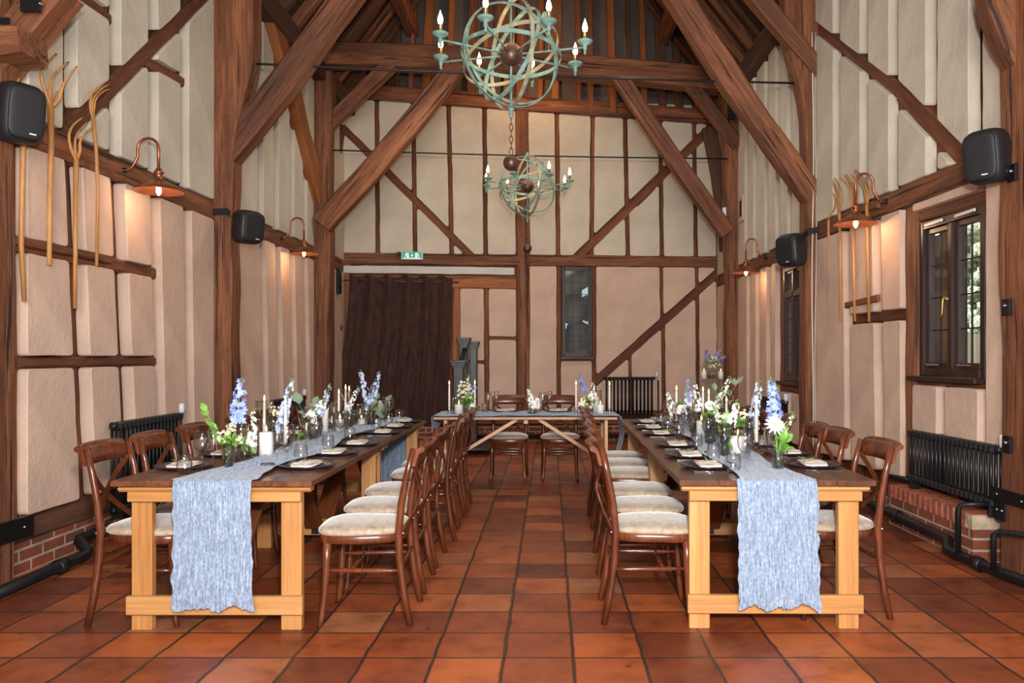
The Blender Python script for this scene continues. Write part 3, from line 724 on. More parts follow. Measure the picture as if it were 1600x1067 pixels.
# right front window: seen from the room, u runs away from the camera
r1 = tag(empty('window_1'), 'two-light leaded casement window in dark frame on the right wall', 'window', kind='structure')
u = Vector((-0.055, 1, 0)).normalized(); nv = Vector((-1, -0.055, 0)).normalized()
o = mR(5.19, 1.18, -0.03); W_ = 0.83; H_ = 1.17
wframe(r1, o, u, nv, W_, H_, 0.06, mull=(W_/2,))
for k in range(2):
    oo = o+u*(0.06+k*(W_/2-0.03))+Vector((0, 0, 0.06))+nv*0.01
    leaded(r1, oo, u, nv, W_/2-0.09, H_-0.12, 2, 4, 0.04)
hb = MB(); hm = o+u*(W_/2)+nv*0.08+Vector((0, 0, 0.55))
hb.tube([(0, 0, 0), (-0.02, 0, 0.03), (-0.03, 0.0, 0.0), (-0.03, 0.01, -0.10), (-0.035, 0.02, -0.13)], 0.008, 6); hb.sphere((0, 0, 0.01), 0.02, 8); hb.build('window_handle', 'brass', r1, Matrix.Translation(hm))
for k in range(2):
    st = MB(); st.box((0, 0, 0), (0.01, 0.2, 0.012)); st.build('window_stay', 'steel', r1, Matrix.Translation(o+u*(0.22+k*0.4)+nv*0.07+Vector((0, 0, 0.085))))
    st = MB(); st.box((0, 0, 0), (0.012, 0.26, 0.02)); st.build('trickle_vent', 'wplastic', r1, Matrix.Translation(o+u*(0.22+k*0.4)+nv*0.066+Vector((0, 0, H_-0.03))))
r2 = tag(empty('window_2'), 'tall narrow dark casement window behind the far right speaker', 'window', kind='structure')
o = mR(8.46, 1.04, -0.03); u = Vector((0, 1, 0)); nv = Vector((-1, 0, 0)); W_ = 0.71; H_ = 1.33
wframe(r2, o, u, nv, W_, H_, 0.06, mull=(0.355,), trans=(0.99,))
for k in range(2):
    leaded(r2, o+u*(0.06+k*0.325)+Vector((0, 0, 0.06))+nv*.01, u, nv, 0.265, 0.9, 2, 4, 0.04); leaded(r2, o+u*(0.06+k*0.325)+Vector((0, 0, 1.02))+nv*.01, u, nv, 0.265, 0.25, 2, 2, 0.03)
r3 = tag(empty('window_3'), 'tall narrow leaded window in the back wall', 'window', kind='structure')
u = Vector((1, .091, 0)).normalized(); nv = Vector((.091, -1, 0)).normalized()
o = mB(HB[0], HB[2], -0.03); W_ = HB[1]-HB[0]; H_ = HB[3]-HB[2]
wframe(r3, o, u, nv, W_, H_, 0.035, depth=0.1); leaded(r3, o+u*.03+Vector((0, 0, .03))+nv*.01, u, nv, W_-.06, H_-.06, 3, 7, 0.03)
# outside: hedge, fence, ground
og = MB(); og.add([(3.3, -6, -0.2), (16, -6, -0.2), (16, 30, -0.2), (3.3, 30, -0.2)], [(0, 1, 2, 3)]); tag(og.build('garden_ground', 'hedge'), 'grassy ground outside the right windows', 'grass', kind='stuff')
for i in range(16):
    hb = MB(); y0 = 3+i*1.9; x0 = 8.6+R.uniform(-.3, .3)
    for k in range(190):
        hb.sphere((R.uniform(-.7, .7), R.uniform(-.72, .72), R.uniform(0.3, 5.2)), R.uniform(.2, .4), 7, (1, 1, .8))
    tag(hb.build('garden_bush', 'hedge', None, Matrix.Translation((x0, y0, -.2))), 'leafy green bush outside the right hand windows', 'bush', 'bushes outside the windows')
for k in range(15):
    fb = empty('fence_panel', (7.0, 5.2+k*1.85, -0.2)); tag(fb, 'weathered board fence panel outside the right windows', 'fence', 'fence outside the windows')
    for i in range(12):
        s_ = MB(); s_.box((0, (i+.5)*.152, .95+R.uniform(-.01, .01)), (.02, .145, 1.9)); s_.build('fence_board', 'fence', fb)
    s_ = MB(); s_.box((0.04, 0.9, 1.6), (.05, 1.82, .07)); s_.build('fence_rail', 'fence', fb)

hb = MB()
for k in range(160): hb.sphere((R.uniform(-1.6, 1.6), R.uniform(-.5, .5), R.uniform(0.2, 3.6)), R.uniform(.15, .35), 6)
tag(hb.build('garden_bush', 'fence', None, Matrix.Translation((.6, 15.5, 0))), 'pale bush outside the narrow back window', 'bush')
# ------------------------------------------------------------ curtain
cr = empty('curtain'); tag(cr, 'dark brown velvet eyelet curtain over the doorway at the back', 'curtain')
mb = MB(); nu, nz = 150, 34; c0 = uvB(550, 0)[0]; c1 = uvB(708, 0)[0]; ztop = uvB(620, 432)[1]; zbot = 0.28
b0 = uvB(527, 0)[0]; b1 = uvB(700, 0)[0]
for j in range(nz+1):
    t = j/nz; z = ztop+(zbot-ztop)*t
    sw = max(0, min(1, (t-0.1)/0.75)); L = c0+(b0-c0)*sw**1.3; Rr = c1+(b1-c1)*t**1.3
    for i in range(nu+1):
        s = i/nu; x = L+(Rr-L)*s
        amp = 0.045*(1-0.35*t); d = 0.12+amp*math.sin(2*pi*5.5*s+0.6)+0.012*math.sin(2*pi*17*s+3*t)*t+0.02*noise.noise(Vector((s*9, t*2, 3)))
        zz = z+(0.02*math.cos(2*pi*5.5*s+0.6) if j < 2 else 0)-(0.012*s)
        mb.v.append(mB(x, zz, d))
for j in range(nz):
    for i in range(nu): k = j*(nu+1)+i; mb.f.append((k, k+1, k+nu+2, k+nu+1)); mb.sm.append(True)
mb.build('curtain_panel', 'velvet', cr)
cp = MB(); cp.tube([mB(c0-0.1, ztop-0.075, 0.12), mB(c1+0.1, ztop-0.095, 0.12)], 0.012, 8); cp = cp.build('curtain_pole', 'rust'); tag(cp, 'thin metal curtain pole over the back doorway', 'curtain pole')
for i in range(11):
    s = (i+0.5)/11; x = c0+(c1-c0)*s; rb_ = MB()
    rb_.tube([mB(x, ztop-0.08+0.026*math.sin(a*pi/6), 0.12)+Vector((0.026*math.cos(a*pi/6), 0, 0)) for a in range(12)], 0.006, 6, closed=True); rb_.build('eyelet', 'rust', cr)

# ------------------------------------------------------------ radiators
def radiator(label, L, z0, z1, mw, n, dep=0.10, trv=1, fz=0.0):
    """column radiator; local x along, y depth (front at -y)"""
    root = empty('radiator'); root.matrix_basis = mw; tag(root, label, 'radiator')
    p = L/n
    for i in range(n):
        s_ = MB(); x = (i+.5)*p
        for yy in (-dep/2+.018, 0, dep/2-.018): s_.tube([(x, yy, z0+.04), (x, yy, z1-.04)], 0.011, 8)
        for zz in (z0+.03, z1-.03):
            s_.box((x, 0, zz), (p*0.96, dep*0.96, 0.05), bev=0.018)
        s_.build('column', 'rad', root)
    for zz in (z0+.03, z1-.03):
        for xx in (-0.012, L+.012):
            c_ = MB(); c_.tube([(xx-.014, 0, zz), (xx+.014, 0, zz)], 0.024, 8); c_.build('end_cap', 'rad', root)
    for xx in (0.04, L-.04):
        f_ = MB(); f_.box((xx, 0, (z0+.01+fz)/2), (.03, .08, z0+.01-fz), bev=.006); f_.build('foot', 'rad', root)
    if trv:
        x = L+.05 if trv > 0 else -.05
        v_ = MB(); v_.tube([(x-.04, 0, z1-.04), (x, 0, z1-.04), (x, 0, z1-.01)], .012, 8); v_.build('valve', 'steel', root)
        v_ = MB(); v_.lathe([(.001, 0), (.022, 0), (.026, .02), (.024, .07), (.018, .08), (.001, .08)], 12, (x, 0, z1-.01)); v_.build('thermostat_head', 'wplastic', root)
    return root
def face(p, ang): return Matrix.Translation(p) @ Matrix.Rotation(ang, 4, 'Z')
# local +x ... for side walls: left wall front faces +X -> rotate so -y -> +x : rot +90 (x->y, y->-x)
yL0 = -3.08*F/(183-CX); yL1 = -3.08*F/(283-CX)
radiator('black column radiator on the left wall behind the nearest chairs', yL1-yL0, 0.20, 0.86, face((-3.1, yL0, 0), pi/2), 17)
yL0 = -3.08*F/(430-CX); yL1 = -3.08*F/(476-CX)
radiator('black radiator on the left wall further back behind the flowers', yL1-yL0, 0.2, 0.84, face((-3.1, yL0, 0), pi/2), 16)
q0 = uvB(944, 588); q1 = uvB(1020, 652)
ang = math.atan(.091)
radiator('black column radiator on the back wall below the sloping brace', q1[0]-q0[0], q1[1], q0[1], face(mB(q0[0], 0, 0.13), ang), 13)
pb = MB(); pxx = q1[0]+.07; pb.tube([mB(pxx, q0[1]-.06, .13), mB(pxx, .3, .13), mB(pxx+.05, .12, .13)], .013, 8); pb = pb.build('radiator_pipe', 'black'); tag(pb, 'thin black feed pipe beside the back wall radiator', 'pipe')
yR1 = 2.8*F/(1424-CX)-0.02; yR0 = 4.9
radiator('long black column radiator on the brick plinth at the right', yR1-yR0, 0.37, 0.77, face((2.80, yR1, 0), -pi/2+0.02), 20, fz=.312)
yR1 = 2.62*F/(1192-CX); yR0 = 2.62*F/(1226-CX)
radiator('dark radiator on the right wall below the narrow window', yR1-yR0, 0.2, 0.84, face((2.62, yR1, 0), -pi/2), 14)
# skirting heating pipes
def pipe(label, pts, r=0.032, coll=()):
    pts = [Vector(p) for p in pts]; b = MB(); c = pts[0].copy(); b.tube([p-c for p in pts], r, 10)
    o = b.build('heating_pipe', 'black', None, Matrix.Translation(c))
    for q in coll:
        k = MB(); q = Vector(q); k.tube([q-c-Vector((0, .035, 0)), q-c+Vector((0, .035, 0))], r*1.35, 10); k.build('pipe_collar', 'black', o)
    return tag(o, label, 'pipe')
pipe('black heating pipe along the foot of the left wall', [(-2.98, 4.1, .05), (-2.98, 5.0, .05), (-2.98, 5.03, .07), (-3.05, 5.05, .13), (-3.08, 5.1, .13), (-3.08, 6.3, .12), (-3.08, 7.2, .1)], .034, ((-2.98, 4.75, .05), (-3.08, 5.6, .125)))
pipe('black heating pipe along the foot of the right plinth', [(2.78, 3.9, .05), (2.72, 4.3, .05), (2.66, 4.6, .05), (2.62, 5.1, .05), (2.62, 5.13, .06), (2.66, 5.2, .1), (2.67, 5.3, .1), (2.67, 6.6, .1), (2.67, 7.7, .1)], .034, ((2.64, 4.8, .05), (2.67, 6.0, .1), (2.67, 6.35, .1)))
pipe('black feed pipe rising at the far end of the right radiator', [(2.68, 6.28, .1), (2.68, 6.28, .34), (2.69, 6.26, .37), (2.72, 6.2, .375), (2.78, 6.0, .375)], .016)
pipe('black feed pipe rising at the near end of the right radiator', [(2.61, 4.98, .06), (2.61, 4.98, .35), (2.62, 4.97, .38), (2.66, 4.94, .39), (2.76, 4.90, .40)], .017)
pipe('short black pipe bending away at the right picture edge', [(2.63, 4.62, .06), (2.63, 4.62, .27), (2.65, 4.60, .295), (2.78, 4.45, .3), (3.0, 4.2, .3)], .017)
q = mB(-1.2, .03, .16); pipe('black heating pipe along the foot of the back wall', [mB(-1.25, .08, .16), mB(2.6, .08, .16)], .03)

# ------------------------------------------------------------ speakers
def speaker(label, c, yaw, tilt, w, h, d=0.24):
    root = empty('wall_speaker', c, yaw); tag(root, label, 'speaker')
    def shell(w, h, d, ex, n=28, m=18, y0=-1, y1=1):
        b = MB()
        for j in range(m+1):
            p = -pi/2+pi*j/m
            for i in range(n):
                a = 2*pi*i/n
                f = lambda v, e: math.copysign(abs(v)**e, v)
                x = f(math.cos(p), ex)*f(math.cos(a), ex)*w/2; z = f(math.cos(p), ex)*f(math.sin(a), ex)*h/2; y = f(math.sin(p), ex)*d/2
                x *= 1-0.18*(y/d+.5)*1.0
                b.v.append(Vector((x, y, z)))
        for j in range(m):
            for i in range(n): b.f.append((j*n+i, j*n+(i+1) % n, (j+1)*n+(i+1) % n, (j+1)*n+i)); b.sm.append(True)
        return b
    mt = Matrix.Rotation(tilt, 4, 'X')
    shell(w, h, d, 0.5).build('cabinet', 'plastic', root, mt)
    gr = shell(w*0.84, h*0.86, 0.05, 0.42); gr.build('grille', 'grille', root, mt @ Matrix.Translation((0, -d/2+0.012, 0)))
    lg = MB(); lg.box((0, 0, 0), (0.035, 0.004, 0.007)); lg.build('badge', 'wplastic', root, mt @ Matrix.Translation((0.03, -d/2-0.0135, -h*0.33)))
    k = MB(); k.tube([(0, d/2-.02, 0), (0, d/2+.08, 0)], .022, 8); k.box((0, d/2+.09, 0), (.07, .015, .14)); k.build('mount', 'black', root)
    return root
speaker('large black loudspeaker on the left edge post above the hay forks', P(27, 177, 4.45), 1.0, 0.15, .24, .34)
speaker('small black loudspeaker bracketed off the middle left post', P(386, 355, 7.42), .95, 0.12, .27, .32)
speaker('small black loudspeaker bracketed off the middle right post', P(1238, 391, 7.9), -.95, 0.12, .27, .34)
speaker('large black loudspeaker on the right edge post above the window', P(1545, 245, 4.75), -.95, 0.15, .245, .33)
def bracket(label, pts, w=0.06):
    b = MB(); c = Vector(pts[0]); b.tube([Vector(p)-c for p in pts], 0, flat=(w, .012, (0, 0, 1)) if False else None or (0.012, w, (0, 0, 1))); return tag(b.build('speaker_bracket', 'black', None, Matrix.Translation(c)), label, 'bracket')
bracket('black bracket arm holding the small left loudspeaker', [P(308, 328, 7.35), P(322, 331, 7.35), P(354, 330, 7.36), P(366, 340, 7.5), P(374, 352, 7.6)])
bracket('black bracket arm holding the small right loudspeaker', [P(1292, 356, 7.85), P(1262, 362, 7.86), P(1250, 372, 7.95), P(1246, 386, 8.05)])
bracket('black bracket arm holding the large right loudspeaker', [P(1620, 196, 4.5), P(1600, 204, 4.6), P(1562, 226, 4.85)])
bracket('black bracket arm holding the large left loudspeaker', [P(-20, 155, 4.3), P(0, 160, 4.4), P(14, 165, 4.5)])
for x, y, Y, l in ((1583, 270, 4.7, 'black plate below the large right loudspeaker'), (1574, 480, 4.7, 'black socket plate halfway up the right edge post'), (1575, 694, 4.7, 'black socket plate beside the right radiator on the post')):
    p = P(x, y, Y); p.x = 2.775; p.y = 2.775*F/(x-CX)
    b = MB(); b.box((0, 0, 0), (.02, .085, .1), bev=.004); o = b.build('socket_plate', 'black', None, Matrix.Translation((2.772, p.y, H-(y-CY)*p.y/F))); k = MB(); k.sphere((-.012, 0, .01), .014, 8); k.build('switch', 'steel', o); tag(o, l, 'socket')

# ------------------------------------------------------------ copper swan-neck lamps
def lamp(label, m, s, c, hh=0.15):
    """m mount on wall, s=+1 into +X, c = shade centre"""
    root = empty('wall_lamp', m); tag(root, label, 'lamp'); dx = c.x-m.x; dz = c.z-m.z
    b = MB(); b.tube([(-.02*s, 0, 0), (.012*s, 0, 0)], .03, 10); b.tube([(0, 0, 0), (.04*s, 0, 0)], .02, 10); b.build('wall_plate', 'black', root)
    pts = [(0, 0, 0), (dx*.18, 0, .0), (dx*.32, 0, .03), (dx*.45, 0, .1)]
    rad = dx*.275; 
    for i in range(9):
        a = pi-pi*i/8; pts.append((dx-rad+rad*math.cos(a), 0, .16+abs(rad)*1.0*math.sin(a)))
    pts.append((dx, 0, dz+.12))
    b = MB(); b.tube(pts, .011, 8); b.build('swan_neck', 'copper', root)
    rs = .175; pr = [(.012, .13), (.022, .125), (.024, .11), (.034, .105), (.036, .09), (.026, .085), (.03, .05), (.045, .035), (.06, .03), (rs*.75, -.01), (rs, -.04), (rs+.004, -.046), (rs-.004, -.045), (rs*.74, -.018), (.05, .02), (.001, .03)]
    b = MB(); b.lathe(pr, 32, (dx, 0, dz)); b.build('lamp_shade', 'copper', root)
    b = MB(); b.lathe([(.001, .03), (.016, .03), (.016, -.01), (.001, -.01)], 12, (dx, 0, dz)); b.build('lamp_holder', 'brass', root)
    b = MB(); b.lathe([(.001, -.075), (.010, -.068), (.019, -.045), (.018, -.025), (.012, -.01), (.001, -.008)], 14, (dx, 0, dz)); b.build('bulb', 'bulb', root)
    L = bpy.data.lights.new('lamp_glow', 'POINT'); L.energy = 6; L.color = (1, .62, .34); L.shadow_soft_size = .03
    lo = bpy.data.objects.new('lamp_light', L); COL.objects.link(lo); lo.location = (m.x+dx, m.y, m.z+dz-.10)
    return root
def wallpt(f, mp, x, y, d): q_ = f(x, y); return mp(q_[0], q_[1], d)
m_ = wallpt(uvL, mL, 178, 266, .05); lamp('copper swan-neck wall lamp beside the left hay forks', m_, 1, P(248, 290, m_.y))
m_ = wallpt(uvL, mL, 430, 372, .05); lamp('copper swan-neck wall lamp further back on the left wall', m_, 1, P(475, 391, m_.y))
m_ = wallpt(uvR, mR, 1398, 315, .06); lamp('copper swan-neck wall lamp in front of the right hay forks', m_, -1, P(1337, 342, m_.y))
m_ = wallpt(uvR, mR, 1205.6, 402, .06); lamp('copper swan-neck wall lamp further back on the right wall', m_, -1, P(1165.6, 421, m_.y))

# ------------------------------------------------------------ hay forks
def fork(label, X, handle, tines, r=0.017, bul=0.0):
    pts = [PX(x, y, X) for x, y in handle]; c = pts[-1].copy()
    b = MB(); n = len(pts); b.tube([p-c for p in pts], [r*(1-.25*i/(n-1)) for i in range(n)][::-1], 8)
    o = b.build('hay_fork', 'fork', None, Matrix.Translation(c))
    for tn in tines:
        tp = [PX(x, y, X) for x, y in tn]; s = 1 if X < 0 else -1
        # smooth and bow into the room
        q = []
        for i in range(len(tp)-1):
            for k in range(4):
                t = k/4; p0 = tp[max(i-1, 0)]; p1 = tp[i]; p2 = tp[i+1]; p3 = tp[min(i+2, len(tp)-1)]
                q.append(0.5*((2*p1)+(p2-p0)*t+(2*p0-5*p1+4*p2-p3)*t*t+(3*p1-p0-3*p2+p3)*t**3))
        q.append(tp[-1]); m = len(q)
        k = MB(); k.tube([p-c+Vector((s*.06*math.sin(pi*i/m)*bul, 0, 0)) for i, p in enumerate(q)], [r*.72*(1-.6*i/(m-1)) for i in range(m)], 7); k.build('tine', 'fork', o)
    return tag(o, label, 'hay fork')
fork('wooden hay fork half hidden behind the left edge speaker', -3.12, [(38, 470), (33, 380), (36, 230), (40, 190)], [[(40, 190), (30, 160), (26, 135), (30, 122)], [(40, 190), (52, 165), (57, 145), (59, 133)]])
fork('tall four-tined wooden hay fork right of the left edge speaker', -3.12, [(77, 414), (78, 300), (80, 230), (79, 165)], [[(79, 165), (72, 145), (65, 122), (68, 105), (88, 84)], [(79, 158), (78, 140), (84, 118), (107, 97)], [(79, 168), (92, 155), (98, 135), (108, 118), (120, 104)], [(78, 168), (80, 158), (90, 143)]], .019)
fork('short three-tined wooden hay fork, lowest on the left rack', -3.12, [(117, 482), (118, 360), (119, 250)], [[(119, 250), (110, 230), (108, 210), (115, 195), (129, 184)], [(119, 250), (117, 230), (120, 210), (136, 191)], [(119, 250), (125, 235), (125, 222), (133, 208), (145, 200)]], .017)
fork('slim curved wooden hay fork, rightmost on the left rack', -3.12, [(151, 416), (153, 300), (150, 230), (145, 185)], [[(145, 185), (141, 168), (143, 150), (155, 135), (166, 128)], [(145, 185), (144, 165), (147, 152), (160, 138), (170, 132)], [(145, 185), (147, 168), (150, 155), (160, 144), (172, 139)]], .014)
for l, a, b_, xx in (('upper brown rail of the left hay fork rack', (41, 222), (171, 272), -3.17), ('lower brown rail of the left hay fork rack', (23, 375), (172, 406), -3.17)):
    TB('fork_rack_rail', l, PX(a[0], a[1], xx), PX(b_[0], b_[1], xx), .055, .03, (1, 0, 0), 'oak', 'rail', wob=.004)
XR = 2.72
fork('wooden hay fork on the right rack, farthest from the window', XR, [(1294, 504), (1294.5, 400), (1295, 343)], [[(1295, 343), (1292, 325), (1285, 310), (1273, 297)], [(1295, 343), (1294, 325), (1288, 308), (1280, 295)], [(1295, 343), (1299, 325), (1298, 308), (1287, 291)], [(1295, 343), (1304, 325), (1304, 308), (1293, 290)]], .014)
fork('wooden hay fork on the right rack, second from the far end', XR, [(1313.6, 501), (1313, 400), (1312, 333)], [[(1312, 333), (1308, 312), (1305, 295), (1296, 276)], [(1312, 333), (1311, 312), (1308, 295), (1299, 277)], [(1312, 333), (1315, 315), (1314, 295), (1304, 277)]], .014)
fork('wooden hay fork on the right rack, directly under the copper lamp', XR, [(1335.7, 502), (1334, 420), (1332, 333)], [[(1332, 333), (1330, 310), (1327, 292), (1313, 278)], [(1332, 333), (1333, 310), (1331, 292), (1319, 274)], [(1332, 333), (1338, 310), (1337, 295), (1322, 272)]], .015)
fork('wooden hay fork on the right rack, nearest the window', XR, [(1358, 503), (1356.5, 420), (1354.5, 320)], [[(1354.5, 320), (1352, 305), (1347, 290), (1331, 274)], [(1354.5, 320), (1355, 300), (1350, 286), (1335, 268)], [(1354.5, 320), (1359, 300), (1356, 286), (1337, 265)]], .016)
for l, a, b_, xx in (('upper wooden rail of the right hay fork rack', (1287, 347), (1373, 319), 2.75), ('lower wooden rail of the right hay fork rack', (1284, 486), (1373, 465), 2.75)):
    TB('fork_rack_rail', l, PX(a[0], a[1], xx), PX(b_[0], b_[1], xx), .055, .03, (-1, 0, 0), 'oak', 'rail', wob=.004)

# ------------------------------------------------------------ small wall things
def smallbox(name, label, c, d, mat, cat, extra=None):
    b = MB(); b.box((0, 0, 0), d, bev=.004); o = b.build(name, mat, None, Matrix.Translation(c))
    if extra: extra(o)
    return tag(o, label, cat)
def sockets(o):
    for dy in (-.035, .035):
        k = MB(); k.box((.006, dy, .012), (.006, .02, .014)); k.build('switch', 'wplastic', o)
        for q_ in ((0, -.012), (-.012, -.03), (.012, -.03)):
            k = MB(); k.box((.007, dy+q_[0]*.8, q_[1]+.005), (.005, .006, .006)); k.build('pin_hole', 'black', o)
p = wallpt(uvL, mL, 92, 752, .066); smallbox('wall_socket', 'grey double wall socket low on the near left wall', p, (.02, .15, .09), 'grey', 'socket', sockets)
p = wallpt(uvL, mL, 517.5, 439, .09); smallbox('alarm_box', 'black box high on the left wall by the curtain', p, (.1, .12, .38), 'black', 'box')
p = wallpt(uvL, mL, 523.5, 496, .07); smallbox('keypad', 'dark blue keypad on the left wall by the curtain', p, (.03, .12, .18), 'plastic', 'keypad')
p = wallpt(uvL, mL, 524, 512, .07); smallbox('fire_call_point', 'red fire alarm call point on left wall by curtain', p, (.04, .1, .09), 'red', 'alarm')
p = wallpt(uvR, mR, 1169, 326, .095)
def vent(o): k = MB(); k.box((-.012, 0, 0), (.01, .1, .22)); k.build('opening', 'black', o)
smallbox('wall_vent', 'small framed dark vent high on the right wall', p, (.02, .22, .36), 'low', 'vent', vent)
smallbox('sensor', 'small white sensor on the far right post', P(1131.5, 331, 11.05), (.05, .05, .12), 'wplastic', 'sensor')
q_ = uvB(809, 623); smallbox('socket_box', 'small pale socket at the foot of the centre post', mB(uvB(817, 620)[0], uvB(817, 620)[1], .09), (.05, .03, .08), 'grey', 'socket')
for l, dx in (('thicker pale cable running down the middle right post', 0), ('thinner pale cable running down the middle right post', .03)):
    b = MB(); pts = []
    for i in range(30):
        z = .4+4.2*i/29; pts.append((2.58+dx*.0+.006*math.sin(z*3+dx*50), 7.885-dx*0.2, z))
    pts = [(2.66+dx+.008*math.sin(z*2.3+dx*60), 7.885, z) for (_, _, z) in pts]
    b.tube(pts, .008-dx*.1, 6); tag(b.build('cable', 'cable'), l, 'cable')
# exit sign
c = mB(uvB(646, 401)[0], uvB(646, 401)[1], .12)
sg = empty('exit_sign', c, ang); tag(sg, 'green emergency exit sign with running men and an arrow', 'exit sign')
b = MB(); b.box((0, .02, 0), (.33, .05, .12), bev=.006); b.build('housing', 'wplastic', sg)
b = MB(); b.box((0, -.008, .005), (.30, .006, .10)); b.build('sign_face', 'sign', sg)
def man(s):
    b = MB(); x = s*.09
    b.sphere((x-.008*s, -.013, .037), .008, 8, (1, .3, 1)); b.tube([(x-.005*s, -.013, .028), (x+.004*s, -.013, .002)], .007, 6); b.tube([(x+.004*s, -.013, .002), (x-.014*s, -.013, -.012), (x-.012*s, -.013, -.028)], .004, 6)
    b.tube([(x+.004*s, -.013, .002), (x+.014*s, -.013, -.012), (x+.026*s, -.013, -.02)], .004, 6); b.tube([(x-.022*s, -.013, .012), (x-.004*s, -.013, .022), (x+.018*s, -.013, .012)], .003, 6)
    b.box((x-.03*s, -.012, 0), (.018, .003, .07)); return b
man(1).build('running_man', 'signw', sg); man(-1).build('running_man', 'signw', sg)
b = MB(); b.box((0, -.012, .016), (.007, .003, .03)); b.add([(-.02, -.013, .004), (.02, -.013, .004), (0, -.013, -.016)], [(0, 1, 2)]); b.build('arrow', 'signw', sg)
b = MB(); b.box((0, -.012, -.038), (.26, .003, .008)); b.build('sign_bar', 'signw', sg)
smallbox('sign_bracket', 'small black fitting left of the exit sign', mB(uvB(626, 398)[0], uvB(626, 398)[1], .12), (.06, .05, .05), 'black', 'fitting')

# newel posts (black stair head) beside the curtain
def newel(label, x, ytop, wpx, Y):
    z1 = H-(ytop-CY)*Y/F; w = wpx*Y/F; X_ = (x-CX)*Y/F
    root = empty('newel_post', (X_, Y, 0)); tag(root, label, 'newel post')
    b = MB(); b.box((0, 0, z1/2-.05), (w*.62, w*.62, z1-.1), bev=.01); b.build('shaft', 'newel', root)
    b = MB()
    b.box((0, 0, z1-.025), (w, w, .04), bev=.01).box((0, 0, z1-.06), (w*.86, w*.86, .035), bev=.008).box((0, 0, z1-.09), (w*.72, w*.72, .03), bev=.006); b.build('cap', 'newel', root)
    for s in (-1, 1):
        k = MB(); k.box((s*w*.2, -w*.32, z1*.55), (.012, .012, z1*.5)); k.build('moulding', 'newel', root)
newel('tallest black newel post right of the curtain', 725, 527, 22, 11.3)
newel('black newel post set just behind the tallest one', 740, 533, 19, 11.6)
newel('shorter black newel post nearest the curtain', 717, 562, 26, 10.6)
def rail(label, p0, p1):
    b = MB(); c = Vector(p0); b.tube([Vector((0, 0, 0)), (Vector(p1)-c)*.5+Vector((0, 0, .02)), Vector(p1)-c], 0, flat=(.07, .06, (0, 0, 1))); o = b.build('hand_rail', 'newel', None, Matrix.Translation(c))
    for i in range(6):
        q_ = (Vector(p1)-c)*((i+.7)/6.5); k = MB(); k.box((q_.x, q_.y, q_.z/2-c.z/2+ -.02), (.03, .03, q_.z+c.z-.02)); k.build('baluster', 'newel', o)
    return tag(o, label, 'hand rail')
rail('sloping black hand rail between the newel posts', P(719, 580, 10.65), P(727, 546, 11.25))
b = MB(); b.box((0, 0, 0), (.55, .9, .03)); tag(b.build('stair_trap', 'newel', None, Matrix.Translation(P(735, 700, 10.6)+Vector((0, .3, .0)))), 'low black board at the foot of the newel posts', 'board')
